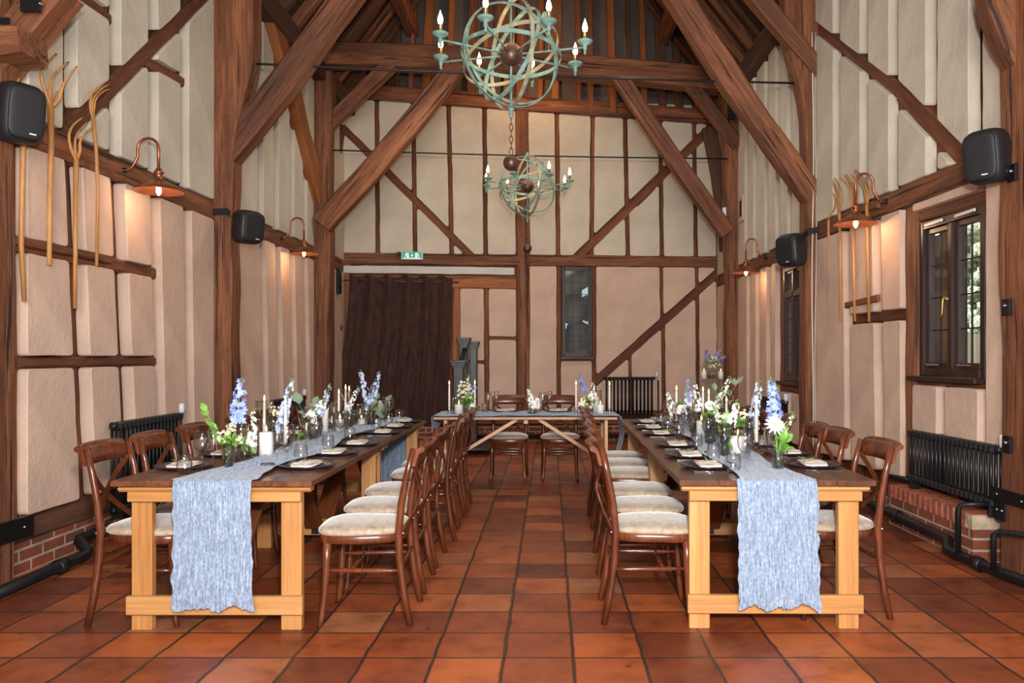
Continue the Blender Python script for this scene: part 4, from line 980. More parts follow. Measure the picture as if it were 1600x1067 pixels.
# ------------------------------------------------------------ chairs
def chair_proto():
    root = empty('crossback_chair'); tag(root, '', 'chair')
    post = lambda s: [(s*.192, -.245, 0), (s*.187, -.215, .15), (s*.183, -.192, .32), (s*.181, -.186, .46), (s*.181, -.2, .60), (s*.181, -.228, .75), (s*.181, -.258, .872)]
    for s in (-1, 1):
        b = MB(); b.tube(post(s), [.016, .018, .019, .019, .018, .016, .014], 10); b.build('back_post', 'chair', root)
        b = MB(); b.tube([(s*.165, .165, .44), (s*.168, .17, .30), (s*.172, .178, .15), (s*.182, .19, .04), (s*.188, .20, 0)], [.021, .019, .017, .015, .014], 10); b.build('front_leg', 'chair', root)
    # crest rail: curved, rolled top
    b = MB(); n = 14; pr = [(-.026, -.004), (-.006, -.006), (-.003, .04), (-.004, .082), (-.014, .106), (-.036, .116), (-.056, .104), (-.058, .086), (-.044, .078), (-.026, .07), (-.024, .035)]
    k = len(pr)
    for i in range(n+1):
        x = -.192+.384*i/n; t = x/.192; yo = -.250-.022*(1-t*t); zo = .790+.004*(1-t*t)
        for (py, pz) in pr:
            sc = 1-.06*abs(t)**6; b.v.append(Vector((x, yo+py*.75-(pz*.22), zo+pz*sc*.86)))
    for i in range(n):
        for j in range(k): b.f.append((i*k+j, i*k+(j+1) % k, (i+1)*k+(j+1) % k, (i+1)*k+j)); b.sm.append(True)
    b.f += [tuple(range(k-1, -1, -1)), tuple(n*k+j for j in range(k))]; b.sm += [False, False]
    b.build('crest_rail', 'chair', root)
    for s in (-1, 1):
        b = MB(); pts = []
        for i in range(13):
            t = i/12; x = s*(.168-.338*t); z = .795-.335*t; y = -.252+.052*t-.05*math.sin(pi*t)*(1 if s > 0 else .84)
            pts.append((x, y, z))
        b.tube(pts, 0, flat=(.026, .009, (0, 1, .2))); b.build('cross_strip', 'chair', root)
        k_ = MB(); k_.sphere((s*.181, -.208, .455), .008, 6); k_.build('bolt', 'steel', root)
    b = MB(); b.tube([(-.18, -.188, .45), (0, -.215, .47), (.18, -.188, .45)], 0, flat=(.03, .012, (0, 1, 0))); b.build('lower_rail', 'chair', root)
    def outline(g):
        pts = []
        for i in range(28):
            a = 2*pi*i/28; c_, s_ = math.cos(a), math.sin(a); f = lambda v, e: math.copysign(abs(v)**e, v)
            y = .215*f(s_, .62); w = .205+.012*(s_) if s_ > 0 else .195-.012*(-s_)
            pts.append((f(c_, .58)*(w+g), y*(1+g*4)+.01))
        return pts
    o0 = outline(0); n = len(o0)
    b = MB(); zs = [(.405, -.008), (.41, 0), (.448, 0), (.452, -.008)]
    for z, g_ in zs: b.v += [Vector((p[0], p[1], z)) for p in outline(g_)]
    for i in range(3):
        for j in range(n): b.f.append((i*n+j, i*n+(j+1) % n, (i+1)*n+(j+1) % n, (i+1)*n+j)); b.sm.append(True)
    b.f += [tuple(range(n-1, -1, -1)), tuple(3*n+j for j in range(n))]; b.sm += [False]*2
    b.build('seat_frame', 'chair', root)
    b = MB(); zs = [(.448, -.002), (.456, .007), (.466, .007), (.477, -.004), (.485, -.03), (.490, -.07), (.493, -.12)]
    for z, g_ in zs: b.v += [Vector((p[0], p[1], z)) for p in (outline(g_) if g_ > -.02 else [(q[0]*(1+g_*4.4), (q[1]-.01)*(1+g_*4.4)+.01) for q in o0])]
    for i in range(len(zs)-1):
        for j in range(n): b.f.append((i*n+j, i*n+(j+1) % n, (i+1)*n+(j+1) % n, (i+1)*n+j)); b.sm.append(True)
    b.f += [tuple((len(zs)-1)*n+j for j in range(n))]; b.sm += [True]
    b.build('seat', 'seat', root)
    def st(p0, p1):
        b = MB(); p0, p1 = Vector(p0), Vector(p1); b.tube([p0.lerp(p1, t) for t in (0, .18, .25, .5, .75, .82, 1)], [.008, .009, .013, .012, .013, .009, .008], 8); b.build('stretcher', 'chair', root)
    for s in (-1, 1): st((s*.185, -.2, .272), (s*.169, .173, .272))
    st((-.168, .172, .315), (.168, .172, .315)); st((-.184, -.2, .30), (.184, -.2, .30)); st((-.169, .05, .272), (.169, .05, .272))
    return root
CP = Proto(chair_proto())
ORD = ['nearest', 'second', 'third', 'fourth', 'fifth', 'farthest']
rowY = [4.02, 4.54, 5.08, 5.78, 6.30, 6.80]
def ol(i, what='chair'): return ('nearest of the six' if i == 0 else 'farthest of the six' if i == 5 else ORD[i]+' from the front')
for i, y in enumerate(rowY):
    CP.put((-.945+R.uniform(-.012, .012), y, 0), pi/2+R.uniform(-.05, .05), f'cross-back chair, {ol(i)} on the aisle side of the left table', 'chairs on the aisle side of the left table')
for i, y in enumerate([4.05, 4.55, 5.08, 5.80, 6.30, 6.78]):
    CP.put((.515+R.uniform(-.012, .012)+(.015*i), y, 0), -pi/2+R.uniform(-.04, .04), f'cross-back chair, {ol(i)} on the aisle side of the right table', 'chairs on the aisle side of the right table')
for i, y in enumerate([4.02, 4.52, 5.06, 5.78, 6.30, 6.80]):
    CP.put((-2.03+R.uniform(-.01, .01), y, 0), -pi/2+(-.03 if i == 0 else R.uniform(-.04, .04)), f'cross-back chair, {ol(i)} on the wall side of the left table', 'chairs on the wall side of the left table')
for i, y in enumerate([4.12, 4.76, 5.12, 5.85, 6.35, 6.85]):
    CP.put((1.475+R.uniform(-.01, .01), y, 0), pi/2+(.04 if i == 0 else R.uniform(-.04, .04)), f'cross-back chair, {ol(i)} on the wall side of the right table', 'chairs on the wall side of the right table')
CP.put((-.445, 8.45, 0), pi, 'left one of two cross-back chairs facing us behind the top table', 'chairs behind the top table')
CP.put((.11, 8.45, 0), pi, 'right one of two cross-back chairs facing us behind the top table', 'chairs behind the top table')

# ------------------------------------------------------------ tables
TZ = 0.733
def hplank(name, root, c, L, dy, dz, bev):
    b = MB(); b.box((0, 0, 0), (dz, dy, L), bev=bev); return b.build(name, 'pine', root, frame_mat(c, (c[0]+1, c[1], c[2]), (0, 1, 0)))
def long_table(label, x0, x1, y0, y1, skx=0.0):
    """trestle table with two planted end frames and folding braces"""
    xc = (x0+x1)/2; w = x1-x0; L = y1-y0
    root = empty('trestle_table', (xc, y0, 0), -skx); tag(root, label, 'table')
    nb = 5
    b = MB()
    for i in range(nb):
        bw = w/nb; b.box((-w/2+bw*(i+.5), 0, 0), (bw-.0015, .028, L-.004*((i*7) % 3)), bev=.003)
    b.build('tabletop', 'top', root, frame_mat((0, L/2, TZ-.014), (0, L/2+1, TZ-.014), (0, 0, 1)))
    lw = .1
    for k, yy in enumerate((.085, L-.085)):
        s = -1 if k == 0 else 1
        hplank('cleat', root, (0, yy+s*.02, TZ-.044), w-.03, .07, .03, .012)
        hplank('top_rail', root, (0, yy+s*.035, TZ-.083), .835, .035, .048, .004)
        for sx in (-1, 1):
            b = MB(); b.box((sx*.363, yy, (TZ-.06)/2), (lw, .045, TZ-.06), bev=.004); o = b.build('leg', 'pine', root)
        hplank('foot_rail', root, (0, yy+s*.035, .125), .85, .032, .09, .004)
        b = MB(); b.box((0, yy-s*.03, .13), (.05, .02, .05)); b.build('hinge', 'black', root)
        a0 = Vector((0, yy-s*.04, .15)); a1 = Vector((0, yy-s*.60, TZ-.05)); d = a1-a0; ln = d.length
        m = frame_mat(a0, a1, (0, 0, 1)); b = MB(); b.box((0, 0, ln/2), (.13, .025, ln), bev=.004); b.build('folding_brace', 'pine_dark', root, m)
    b = MB()
    for q_ in (-.18, .18): b.box((0, L/2+q_, TZ-.045), (w*.8, .06, .03))
    b.build('underside_batten', 'pine_dark', root)
    return root
long_table('near half of the left long trestle table, pine end frame and dark top', -2.10, -1.136, 3.72, 5.50)
long_table('far half of the left long trestle table under the dark top', -2.11, -1.146, 5.51, 7.24)
long_table('near half of the right long trestle table, pine end frame and dark top', .622, 1.567, 3.74, 5.50, .008)
long_table('far half of the right long trestle table under the dark top', .645, 1.60, 5.51, 7.30, .008)
# top table
tt = empty('folding_table', (-.235, 7.58, 0)); tag(tt, 'light wooden folding table across the head of the room', 'table')
b = MB(); b.box((0, .38, TZ-.012), (1.79, .76, .024), bev=.004); b.build('tabletop', 'folding', tt)
for s in (-1, 1):
    for yy in (.1, .66):
        b = MB(); b.box((s*.79, yy, (TZ-.03)/2), (.035, .045, TZ-.03), bev=.004); b.build('leg', 'folding', tt)
    b = MB(); b.box((s*.79, .38, .42), (.03, .56, .04)); b.build('cross_rail', 'folding', tt)
    b = MB(); b.box((s*.79, .38, .1), (.03, .56, .04)); b.build('cross_rail', 'folding', tt)
    p0 = Vector((s*.11+.02, .1, TZ-.03)); p1 = Vector((s*.79, .1, .28)); b = MB(); b.box((0, 0, (p1-p0).length/2), (.032, .02, (p1-p0).length)); b.build('stay', 'folding', tt, frame_mat(p0, p1, (0, -1, 0)))
b = MB(); b.box((.0, .1, TZ-.045), (.04, .04, .05)); b.build('stay_block', 'folding', tt)

# ------------------------------------------------------------ runners
def runner(name, label, path, half, seed, thick=.004, n_w=90):
    """path: list of (centre, side vector, normal) ; a gauze cloth laid along it"""
    b = MB(); N = len(path); rr = random.Random(seed)
    for i, (c, sd, nm, amp) in enumerate(path):
        for j in range(n_w+1):
            s = -1+2*j/n_w; e = 1+.035*noise.noise(Vector((i*.35, seed, (1 if s > 0 else 5))))*(2 if abs(s) > .9 else 1.2)
            hgt = amp*(.7+.7*noise.noise(Vector((s*9+seed, i*.06, 1)))+.8*noise.noise(Vector((s*24, i*.14, seed))))
            hem = (.045*noise.noise(Vector((s*2.3+seed, 0, 2)))+.012*noise.noise(Vector((s*17, seed, 2)))-.014*s*s)*max(0, 1-i/6) if i < 6 else 0
            b.v.append(Vector(c)+Vector(sd)*half*s*e+Vector(nm)*(thick+abs(hgt))+Vector((0, 0, hem)))
    for i in range(N-1):
        for j in range(n_w): k = i*(n_w+1)+j; b.f.append((k, k+1, k+n_w+2, k+n_w+1)); b.sm.append(True)
    o = b.build(name, 'gauze'); return tag(o, label, 'table runner')
def runner_path(xf, yf, xb, yb, drop0, drop1, amp=.012, w0=1.0, curve=0.0, edge=0.0, seed=1):
    pth = []; n = 30; zz = TZ
    for i in range(n, -1, -1):   # front drop, from the hem up
        t = i/n; z = zz-drop0*t; sw = 1+.03*t
        pth.append(((xf+.012*t, yf-.012-.004*math.sin(t*9), z), (sw, 0, .0), (0, -1, 0), amp*1.0))
    pth.append(((xf, yf-.004, zz+.003), (1, 0, 0), (0, -.7, .7), amp*.3))
    m = 90
    for i in range(m+1):
        t = i/m; y = yf+(yb-yf)*t; x = xf+(xb-xf)*t+curve*math.sin(t*pi*2.3)*min(1, t*6); 
        wv = 1-.25*min(1, t*8)+.1*math.sin(t*17+seed)
        pth.append(((x, y, zz+.001), (wv, 0, 0), (0, 0, 1), amp*(.5+1.4*min(1, t*5))))
    for i in range(n+1):
        t = i/n; pth.append(((xb, yb+.012, zz-drop1*t), (.75, 0, 0), (0, 1, 0), amp))
    return pth
def ragged(o, z0, seed):
    pass
runner('table_runner', 'blue gauze runner hanging over the front of the left table', runner_path(-1.606, 3.72, -1.47, 7.24, .60, .6, curve=.05, seed=2), .187, 2.3)
runner('table_runner', 'blue gauze runner hanging over the front of the right table', runner_path(1.085, 3.74, 1.13, 7.30, .60, .5, curve=-.04, seed=4), .190, 7.1)
pth = []
for i in range(13): t = i/12; pth.append(((-1.13-.015, 7.9, TZ-.13*(1-t)), (0, 1, 0), (-1, 0, 0), .008))
for i in range(70): t = i/69; pth.append(((-1.13+1.79*t, 7.9-.04*math.sin(t*7), TZ+.001), (0, 1, 0), (0, 0, 1), .014))
for i in range(30): t = i/29; pth.append(((.675+.03*math.sin(t*5), 7.82-.02*t, TZ-.5*t), (0, .6, 0), (1, 0, 0), .02))
runner('table_runner', 'blue gauze runner laid along the top table and hanging at its right end', pth, .30, 9.2)

# ------------------------------------------------------------ place settings
def plate_proto():
    b = MB(); b.lathe([(.001, .006), (.085, .006), (.1, .009), (.148, .021), (.152, .019), (.148, .014), (.1, .001), (.001, .0)], 36); o = b.build('dinner_plate', 'plate'); tag(o, '', 'plate'); return o
def napkin_proto():
    root = MB(); n = 14
    def cloth(w, l, z, sd, b):
        base = len(b.v)
        for i in range(n+1):
            for j in range(n+1):
                u_, v_ = -1+2*i/n, -1+2*j/n
                zz = z+.006*noise.noise(Vector((u_*2+sd, v_*2, sd)))-.008*max(0, abs(u_)-.7)
                b.v.append(Vector((u_*w/2+.004*noise.noise(Vector((v_*3, sd, 1))), v_*l/2+.004*noise.noise(Vector((u_*3, sd, 2))), zz)))
        for i in range(n):
            for j in range(n): k = base+i*(n+1)+j; b.f.append((k, k+1, k+n+2, k+n+1)); b.sm.append(True)
    b = MB(); b.box((0, 0, .008), (.185, .112, .008), bev=.003); b.sm = [True]*len(b.f)
    for q_ in range(3): cloth(.19-.006*q_, .118-.004*q_, .014+.003*q_, q_*3.3, b)
    o = b.build('napkin', 'napkin'); tag(o, '', 'napkin'); return o
def fork_proto():
    b = MB(); b.box((0, -.03, .003), (.011, .12, .003), bev=.001).box((0, .05, .004), (.022, .03, .003), bev=.001)
    for q_ in (-.008, -.0027, .0027, .008): b.box((q_, .082, .004), (.0028, .04, .0025))
    o = b.build('dinner_fork', 'steel'); tag(o, '', 'fork'); return o
def knife_proto():
    b = MB(); b.box((0, -.045, .0035), (.013, .1, .006), bev=.002).box((.002, .055, .003), (.016, .11, .0018)); o = b.build('dinner_knife', 'steel'); tag(o, '', 'knife'); return o
def wine_proto():
    b = MB(); b.lathe([(.001, .004), (.034, .001), (.035, .003), (.006, .009), (.004, .02), (.0035, .085), (.006, .092), (.024, .104), (.037, .125), (.041, .15), (.039, .18), (.032, .215), (.031, .215), (.038, .18), (.040, .15), (.036, .126), (.023, .106), (.001, .095)], 20); o = b.build('wine_glass', 'rglass'); tag(o, '', 'wine glass'); return o
def flute_proto():
    b = MB(); b.lathe([(.001, .004), (.03, .001), (.031, .003), (.005, .009), (.0035, .02), (.0035, .085), (.01, .1), (.021, .13), (.026, .165), (.024, .225), (.023, .225), (.025, .165), (.02, .132), (.001, .1)], 18); o = b.build('champagne_flute', 'rglass'); tag(o, '', 'flute'); return o
def tumbler_proto():
    b = MB(); b.lathe([(.001, .0), (.026, .0), (.034, .02), (.038, .045), (.036, .08), (.032, .1), (.031, .1), (.035, .08), (.037, .045), (.033, .022), (.02, .008), (.001, .007)], 20); o = b.build('water_tumbler', 'rglass'); tag(o, '', 'tumbler'); return o
PR = {k: Proto(f()) for k, f in (('plate', plate_proto), ('napkin', napkin_proto), ('fork', fork_proto), ('knife', knife_proto), ('wine', wine_proto), ('flute', flute_proto), ('tumbler', tumbler_proto))}
def setting(x, y, s, where, z=TZ):
    """s: direction from plate to the table centre (unit vector); where: words that place it"""
    s = Vector(s); t = Vector((-s.y, s.x)); rz = math.atan2(s.y, s.x)-pi/2
    def at(a, b_): q_ = Vector((x, y))+s*a+t*b_; return (q_.x, q_.y, z)
    j = lambda a: R.uniform(-a, a)
    PR['plate'].put(at(0, 0), 0, f'charcoal dinner plate {where}', 'charcoal plates')
    p = at(0, 0); PR['napkin'].put((p[0], p[1], z+.009), rz+pi/2*0+j(.12), f'folded blush napkin on the plate {where}', 'folded napkins')
    PR['fork'].put(at(-.01, .175), rz+j(.06), f'steel fork beside the plate {where}', 'forks')
    PR['knife'].put(at(-.01, -.175), rz+j(.06), f'steel knife beside the plate {where}', 'knives')
    PR['wine'].put(at(.165+j(.01), -.17+j(.01)), 0, f'clear wine glass beyond the plate {where}', 'wine glasses')
    PR['tumbler'].put(at(.10+j(.01), -.205+j(.01)), 0, f'stemless water glass beyond the plate {where}', 'water glasses')
    PR['flute'].put(at(.20+j(.01), -.09+j(.01)), 0, f'champagne flute beyond the plate {where}', 'champagne flutes')
    # small sprig on the napkin
    b = MB()
    for k in range(6):
        a = R.uniform(0, 6.3); d = Vector((math.cos(a), math.sin(a), R.uniform(.1, .5)))*R.uniform(.02, .05); b.tube([(0, 0, 0), d*.5, d], [.001, .003, .0012], 5)
    o = b.build('herb_sprig', 'leaf2' if R.random() < .5 else 'leaf', None, Matrix.Translation((p[0]+j(.03), p[1]+j(.03), z+.031))); tag(o, f'small leafy sprig on the napkin {where}', 'sprig', 'napkin sprigs')
OR2 = ['nearest', 'second nearest', 'third nearest', 'third farthest', 'second farthest', 'farthest']
for i, (x, y) in enumerate([(-1.30, 4.18), (-1.31, 4.74), (-1.285, 5.23), (-1.28, 6.0), (-1.285, 6.5), (-1.30, 7.0)]): setting(x, y, (-1, 0), f'{OR2[i]} on the aisle side of the left table')
for i, (x, y) in enumerate([(.845, 4.18), (.83, 4.62), (.84, 5.16), (.84, 5.9), (.84, 6.38), (.86, 6.92)]): setting(x, y, (1, 0), f'{OR2[i]} on the aisle side of the right table')
for i, (x, y) in enumerate([(-1.945, 4.16), (-1.94, 4.68), (-1.94, 5.2), (-1.94, 5.9), (-1.94, 6.4), (-1.94, 6.95)]): setting(x, y, (1, 0), f'{OR2[i]} on the wall side of the left table')
for i, (x, y) in enumerate([(1.42, 4.22), (1.44, 4.74), (1.43, 5.2), (1.44, 5.9), (1.44, 6.4), (1.45, 6.95)]): setting(x, y, (-1, 0), f'{OR2[i]} on the wall side of the right table')
for x, l in ((-.46, 'left'), (.09, 'right')): setting(x, 8.14, (0, -1), f'at the {l} place on the top table', TZ+.012)
# ------------------------------------------------------------ candles
def short(l):
    w_ = l.split(); return ' '.join(w_[:10])
def pillar(label, x, y, d, h, grp='pillar candles', z=TZ+.012, hurricane=0):
    r = d/2; root = empty('pillar_candle', (x, y, z)); tag(root, label, 'candle', grp)
    b = MB(); b.lathe([(.001, 0), (r, 0), (r, h-.004), (r-.004, h), (r*.6, h-.002), (.001, h-.006)], 24); b.build('wax_body', 'waxs', root)
    b = MB(); b.tube([(0, 0, h-.006), (0, 0, h+.01)], .0015, 5); b.build('wick', 'black', root)
    b = MB(); b.lathe([(.001, 0), (.005, .006), (.006, .012), (.003, .026), (.0003, .036)], 8, (0, 0, h+.004)); b.build('flame', 'flame', root)
    if hurricane:
        g_ = MB(); rr = hurricane; g_.lathe([(.001, .001), (rr, .001), (rr, h+.07), (rr-.003, h+.07), (rr-.003, .004)], 24)
        g2 = g_.build('glass_cylinder', 'glass', None, Matrix.Translation((x, y, z))); tag(g2, 'glass cylinder round the '+short(label), 'candle glass', 'glass candle cylinders')
def taper(label, x, y, ztop, z=TZ+.012, holder='glass', hurr=0):
    root = empty('taper_candle', (x, y, z)); tag(root, label, 'candle', 'taper candles'); hh = .07
    b = MB(); b.lathe([(.001, 0), (.03, 0), (.03, .006), (.012, .012), (.009, .03), (.016, .045), (.012, .055), (.016, hh), (.001, hh)], 14); b.build('candle_holder', 'steel' if holder == 'steel' else 'glass', root)
    h = ztop-z
    b = MB(); b.tube([(0, 0, hh-.01), (0, 0, h-.01), (0, 0, h)], [.0115, .008, .004], 10); b.build('wax_body', 'wax', root)
    b = MB(); b.lathe([(.001, 0), (.005, .006), (.006, .014), (.003, .03), (.0003, .04)], 8, (0, 0, h+.002)); b.build('flame', 'flame', root)
    if hurr:
        g_ = MB(); g_.lathe([(.001, .001), (hurr, .001), (hurr, hurr*0+.30), (hurr-.003, .30), (hurr-.003, .004)], 24)
        g2 = g_.build('glass_cylinder', 'glass', None, Matrix.Translation((x, y, z))); tag(g2, 'tall glass cylinder round the '+short(label), 'candle glass', 'glass candle cylinders')
def zof(py, Y): return H-(py-CY)*Y/F
def atp(px_, pbase): Y = (H-TZ-.012)*F/(pbase-CY); return ((px_-CX)*Y/F, Y)
def tap(label, px_, ptop, Y, **k): taper(label, (px_-CX)*Y/F, Y, zof(ptop, Y), **k)
def pil(label, px_, ptop, Y, wpx, **k): h = zof(ptop, Y)-TZ-.012; pillar(label, (px_-CX)*Y/F, Y, wpx*Y/F, max(.05, h), **k)
# left table
pil('thick white pillar candle near the front of the left table', 416, 675, 4.55, 22)
pil('slim pale pillar candle left of the thick one on the left table', 396, 688, 4.72, 11)
tap('lit taper candle above the thick pillar on the left table', 413, 627, 4.95, hurr=.055)
tap('taper candle in front of the pale blue delphinium on the left table', 446, 630, 4.62)
pil('stout pillar candle halfway along the left table', 487, 662, 5.55, 16, hurricane=.07)
tap('tall taper candle left of the curtain edge on the left table', 529.5, 616, 6.2)
tap('lit taper candle before the curtain, leftmost of a close pair', 540, 608, 6.75, hurr=.05)
tap('lit taper candle before the curtain, rightmost of a close pair', 545.5, 610, 6.9)
pil('white pillar candle in a cylinder at the middle of the left table', 531, 655, 6.0, 13, hurricane=.065)
pil('white pillar candle in a cylinder towards the far end of the left table', 565, 654, 6.5, 11, hurricane=.06)
pil('ivory pillar candle behind the wine glasses on the left table', 508, 640, 5.9, 10)
# right table
pil('thick white pillar candle near the front of the right table', 1153, 681, 4.6, 26)
tap('tall taper candle beside the pale delphinium on the right table', 1182, 632, 4.75)
pil('white pillar candle in the middle of the right table', 1096, 657, 5.5, 16, hurricane=.07)
tap('taper candle above the middle of the right table runner', 1079.5, 620, 5.9)
tap('taper candle above the white stock on the right table', 1057, 610, 6.3)
tap('taper candle left of the white rose on the right table', 1098.5, 612, 6.2)
tap('taper candle just right of the white rose on the right table', 1107.5, 616, 6.0)
tap('lit taper candle under the leaning stock stem, right table', 1135, 628, 5.5, hurr=.055)
pil('small pillar candle near the far end of the right table', 1050, 650, 6.8, 9, hurricane=.055)
# top table
tap('lit taper candle in silver holder at the left of the top table', 702, 601, 7.8, holder='steel')
tap('taper candle in silver holder right of the top table bouquet', 742, 600, 7.95, holder='steel')
tap('taper candle in silver holder left of the lilac delphinium', 900, 601, 7.8, holder='steel')
tap('taper candle in silver holder before the back radiator', 952.5, 602, 7.8, holder='steel')
pil('stout pillar candle on the top table left of the bouquet', 717, 632, 7.8, 13, hurricane=.07)
pil('pillar candle on the top table right of the left bouquet', 737, 630, 7.9, 10)
pil('pillar candle on the top table below the lilac delphinium', 908.5, 628, 7.8, 11)
pil('pillar candle on the top table right of the white flowers', 938, 632, 7.8, 11)
pil('taller pillar candle behind the flowers on the top table', 931, 620, 7.95, 9, hurricane=.06)

# ------------------------------------------------------------ flowers
def floret(b, c, nrm, r, k=5, cup=.35):
    nrm = Vector(nrm).normalized(); a = nrm.orthogonal().normalized(); d = nrm.cross(a); ph = R.uniform(0, 6.3); c = Vector(c)
    for i in range(k):
        t = ph+2*pi*i/k; u_ = a*math.cos(t)+d*math.sin(t); v_ = nrm.cross(u_)
        b.add([c, c+u_*r*.55+v_*r*.36+nrm*r*cup*.5, c+u_*r*1.02+v_*r*.12+nrm*r*cup, c+u_*r*1.0-v_*r*.14+nrm*r*cup*.9, c+u_*r*.55-v_*r*.36+nrm*r*cup*.5], [(0, 1, 2, 3, 4)], False)
def leafm(b, c, d, nrm, L, w):
    c, d = Vector(c), Vector(d).normalized(); s = d.cross(Vector(nrm)).normalized(); n_ = s.cross(d); q_ = []
    for t, ww in ((0, .05), (.2, .7), (.45, 1), (.7, .75), (.9, .3), (1, 0.02)):
        m_ = c+d*L*t+n_*(-.18*L*t*t); q_.append((m_-s*w*ww+n_*w*.25*ww, m_, m_+s*w*ww+n_*w*.25*ww))
    vs = [p for t in q_ for p in t]; fs = []
    for i in range(5): fs += [(i*3, i*3+1, i*3+4, i*3+3), (i*3+1, i*3+2, i*3+5, i*3+4)]
    b.add(vs, fs, True)
def bez(p0, p1, bend, n=10):
    p0, p1 = Vector(p0), Vector(p1); m_ = p0.lerp(p1, .5)+Vector(bend); return [(1-t)**2*p0+2*t*(1-t)*m_+t*t*p1 for t in [i/n for i in range(n+1)]]
class Vase:
    def __init__(s, label, x, y, kind='bud', h=.13, r=.028, z=TZ+.012, cat='flower vase', grp='flower vases'):
        s.x, s.y, s.z, s.h = x, y, z, h; s.o = empty('flower_vase', (x, y, z)); tag(s.o, label, cat, grp); s.org = Vector((x, y, z))
        pr = {'bud': [(.001, .0), (r, 0), (r*1.05, h*.3), (r*.95, h*.6), (r*.55, h*.8), (r*.7, h), (r*.62, h), (r*.48, h*.8), (r*.88, h*.6), (r*.97, h*.3), (.001, .008)],
              'cyl': [(.001, 0), (r, 0), (r, h), (r-.003, h), (r-.003, .01), (.001, .01)],
              'round': [(.001, 0), (r*.7, 0), (r*1.1, h*.25), (r*1.15, h*.45), (r*.9, h*.7), (r*.6, h*.85), (r*.75, h), (r*.7, h), (r*.54, h*.85), (r*1.1, h*.45), (.001, .01)],
              'tex': [(.001, 0), (r*.75, 0), (r*.85, h*.15), (r*1.15, h*.5), (r*1.2, h*.75), (r*1.1, h), (r*1.05, h), (r*1.12, h*.75), (r*1.08, h*.5), (r*.78, h*.15), (.001, .01)]}[kind]
        b = MB(); b.lathe(pr, 20); b.build('glass_vase', 'tglass' if kind == 'tex' else 'glass', s.o)
        b = MB(); rw = r*.9; b.lathe([(.001, .01), (rw*.8, .01), (rw*.93, h*.25), (rw*.9, h*.5), (.001, h*.5)], 16); b.build('water', 'water', s.o)
    def pt(s, px_, py_, dy=0): return P(px_, py_, s.y+dy)-s.org
    def base(s): return Vector((R.uniform(-.008, .008), R.uniform(-.008, .008), .012))
    def stem(s, tip, bend=None, r=.0028):
        p = bez(s.base(), tip, bend if bend is not None else Vector((0, 0, .06))); b = MB(); b.tube(p, r, 6); b.build('stem', 'stem', s.o); return p
    def spike(s, tip, low, mat, r0=.032, dense=15, floret_r=.021, name='delphinium_bloom', tipgreen=True, dy=0, eye=None):
        """flower spike whose bloom runs from `low` to `tip` (photo positions)"""
        T_ = s.pt(*tip, dy=dy); L_ = s.pt(*low, dy=dy); pth = [s.base()]+bez(s.base()*.5+Vector((0, 0, s.h)), L_, (0, 0, .02), 5)+[L_.lerp(T_, t) for t in (.25, .5, .75, 1)]
        b = MB(); b.tube(pth, [.003]*(len(pth)-1)+[.0012], 6); b.build('stem', 'stem', s.o)
        b = MB(); ax = (T_-L_); n = int(ax.length/ .0125); a = ax.orthogonal().normalized(); d = ax.normalized().cross(a); e = MB()
        for i in range(n):
            t = i/n; rr = r0*(1-.55*t**1.5); 
            for k in range(max(2, int(dense/4*(1-.3*t)))):
                an = R.uniform(0, 6.3); u_ = a*math.cos(an)+d*math.sin(an); c = L_+ax*(t+R.uniform(-.02, .02))+u_*rr*R.uniform(.7, 1.05)
                floret(b, c, u_+ax.normalized()*.25+Vector((0, -.25, 0)), floret_r*(1-.45*t)*R.uniform(.8, 1.15))
                if eye and R.random() < .5: e.sphere(c+u_*.004, .0035, 5)
        b.build(name, mat, s.o)
        if eye: e.build('bloom_eyes', eye, s.o)
        if tipgreen:
            g_ = MB()
            for k in range(9): g_.sphere(T_+Vector((R.uniform(-.01, .01), R.uniform(-.01, .01), R.uniform(-.03, .014))), R.uniform(.003, .006), 6)
            g_.build('buds', 'stem', s.o)
    def round_bloom(s, c, r, mat='petal', name='rose_bloom', layers=5, dy=0, flat=False, nrm=(0.1, -.8, .5)):
        C_ = s.pt(*c, dy=dy); s.stem(C_, (0, 0, .03)); b = MB(); nn = Vector(nrm).normalized(); a = nn.orthogonal().normalized(); d = nn.cross(a)
        if flat:   # dahlia: long pointed petals
            for ly in range(4):
                kk = 13-ly*2; el = .12+ly*.32
                for i in range(kk):
                    t = 2*pi*(i+ly*.5)/kk; u_ = (a*math.cos(t)+d*math.sin(t))*math.cos(el)+nn*math.sin(el); leafm(b, C_, u_, nn, r*(1-.14*ly)*R.uniform(.9, 1.05), r*.14)
            b.build(name, mat, s.o); e = MB(); e.sphere(C_+nn*.012, r*.16, 8); e.build('flower_centre', 'yellow', s.o)
        else:
            for ly in range(layers):
                kk = 5+ly; el = 1.25-ly*.3
                for i in range(kk):
                    t = 2*pi*(i+ly*.37)/kk; u_ = (a*math.cos(t)+d*math.sin(t))*math.cos(el)+nn*math.sin(el); c0_ = C_+u_*r*.3; v_ = nn.cross(u_).normalized(); w_ = u_.cross(v_)
                    b.add([c0_-v_*r*.2, c0_+v_*r*.2, C_+u_*r*.8+v_*r*.4, C_+u_*r+v_*r*.18-w_*r*.05, C_+u_*r-v_*r*.18-w_*r*.05, C_+u_*r*.8-v_*r*.4], [(0, 1, 2, 3, 4, 5)], True)
            b.build(name, mat, s.o)
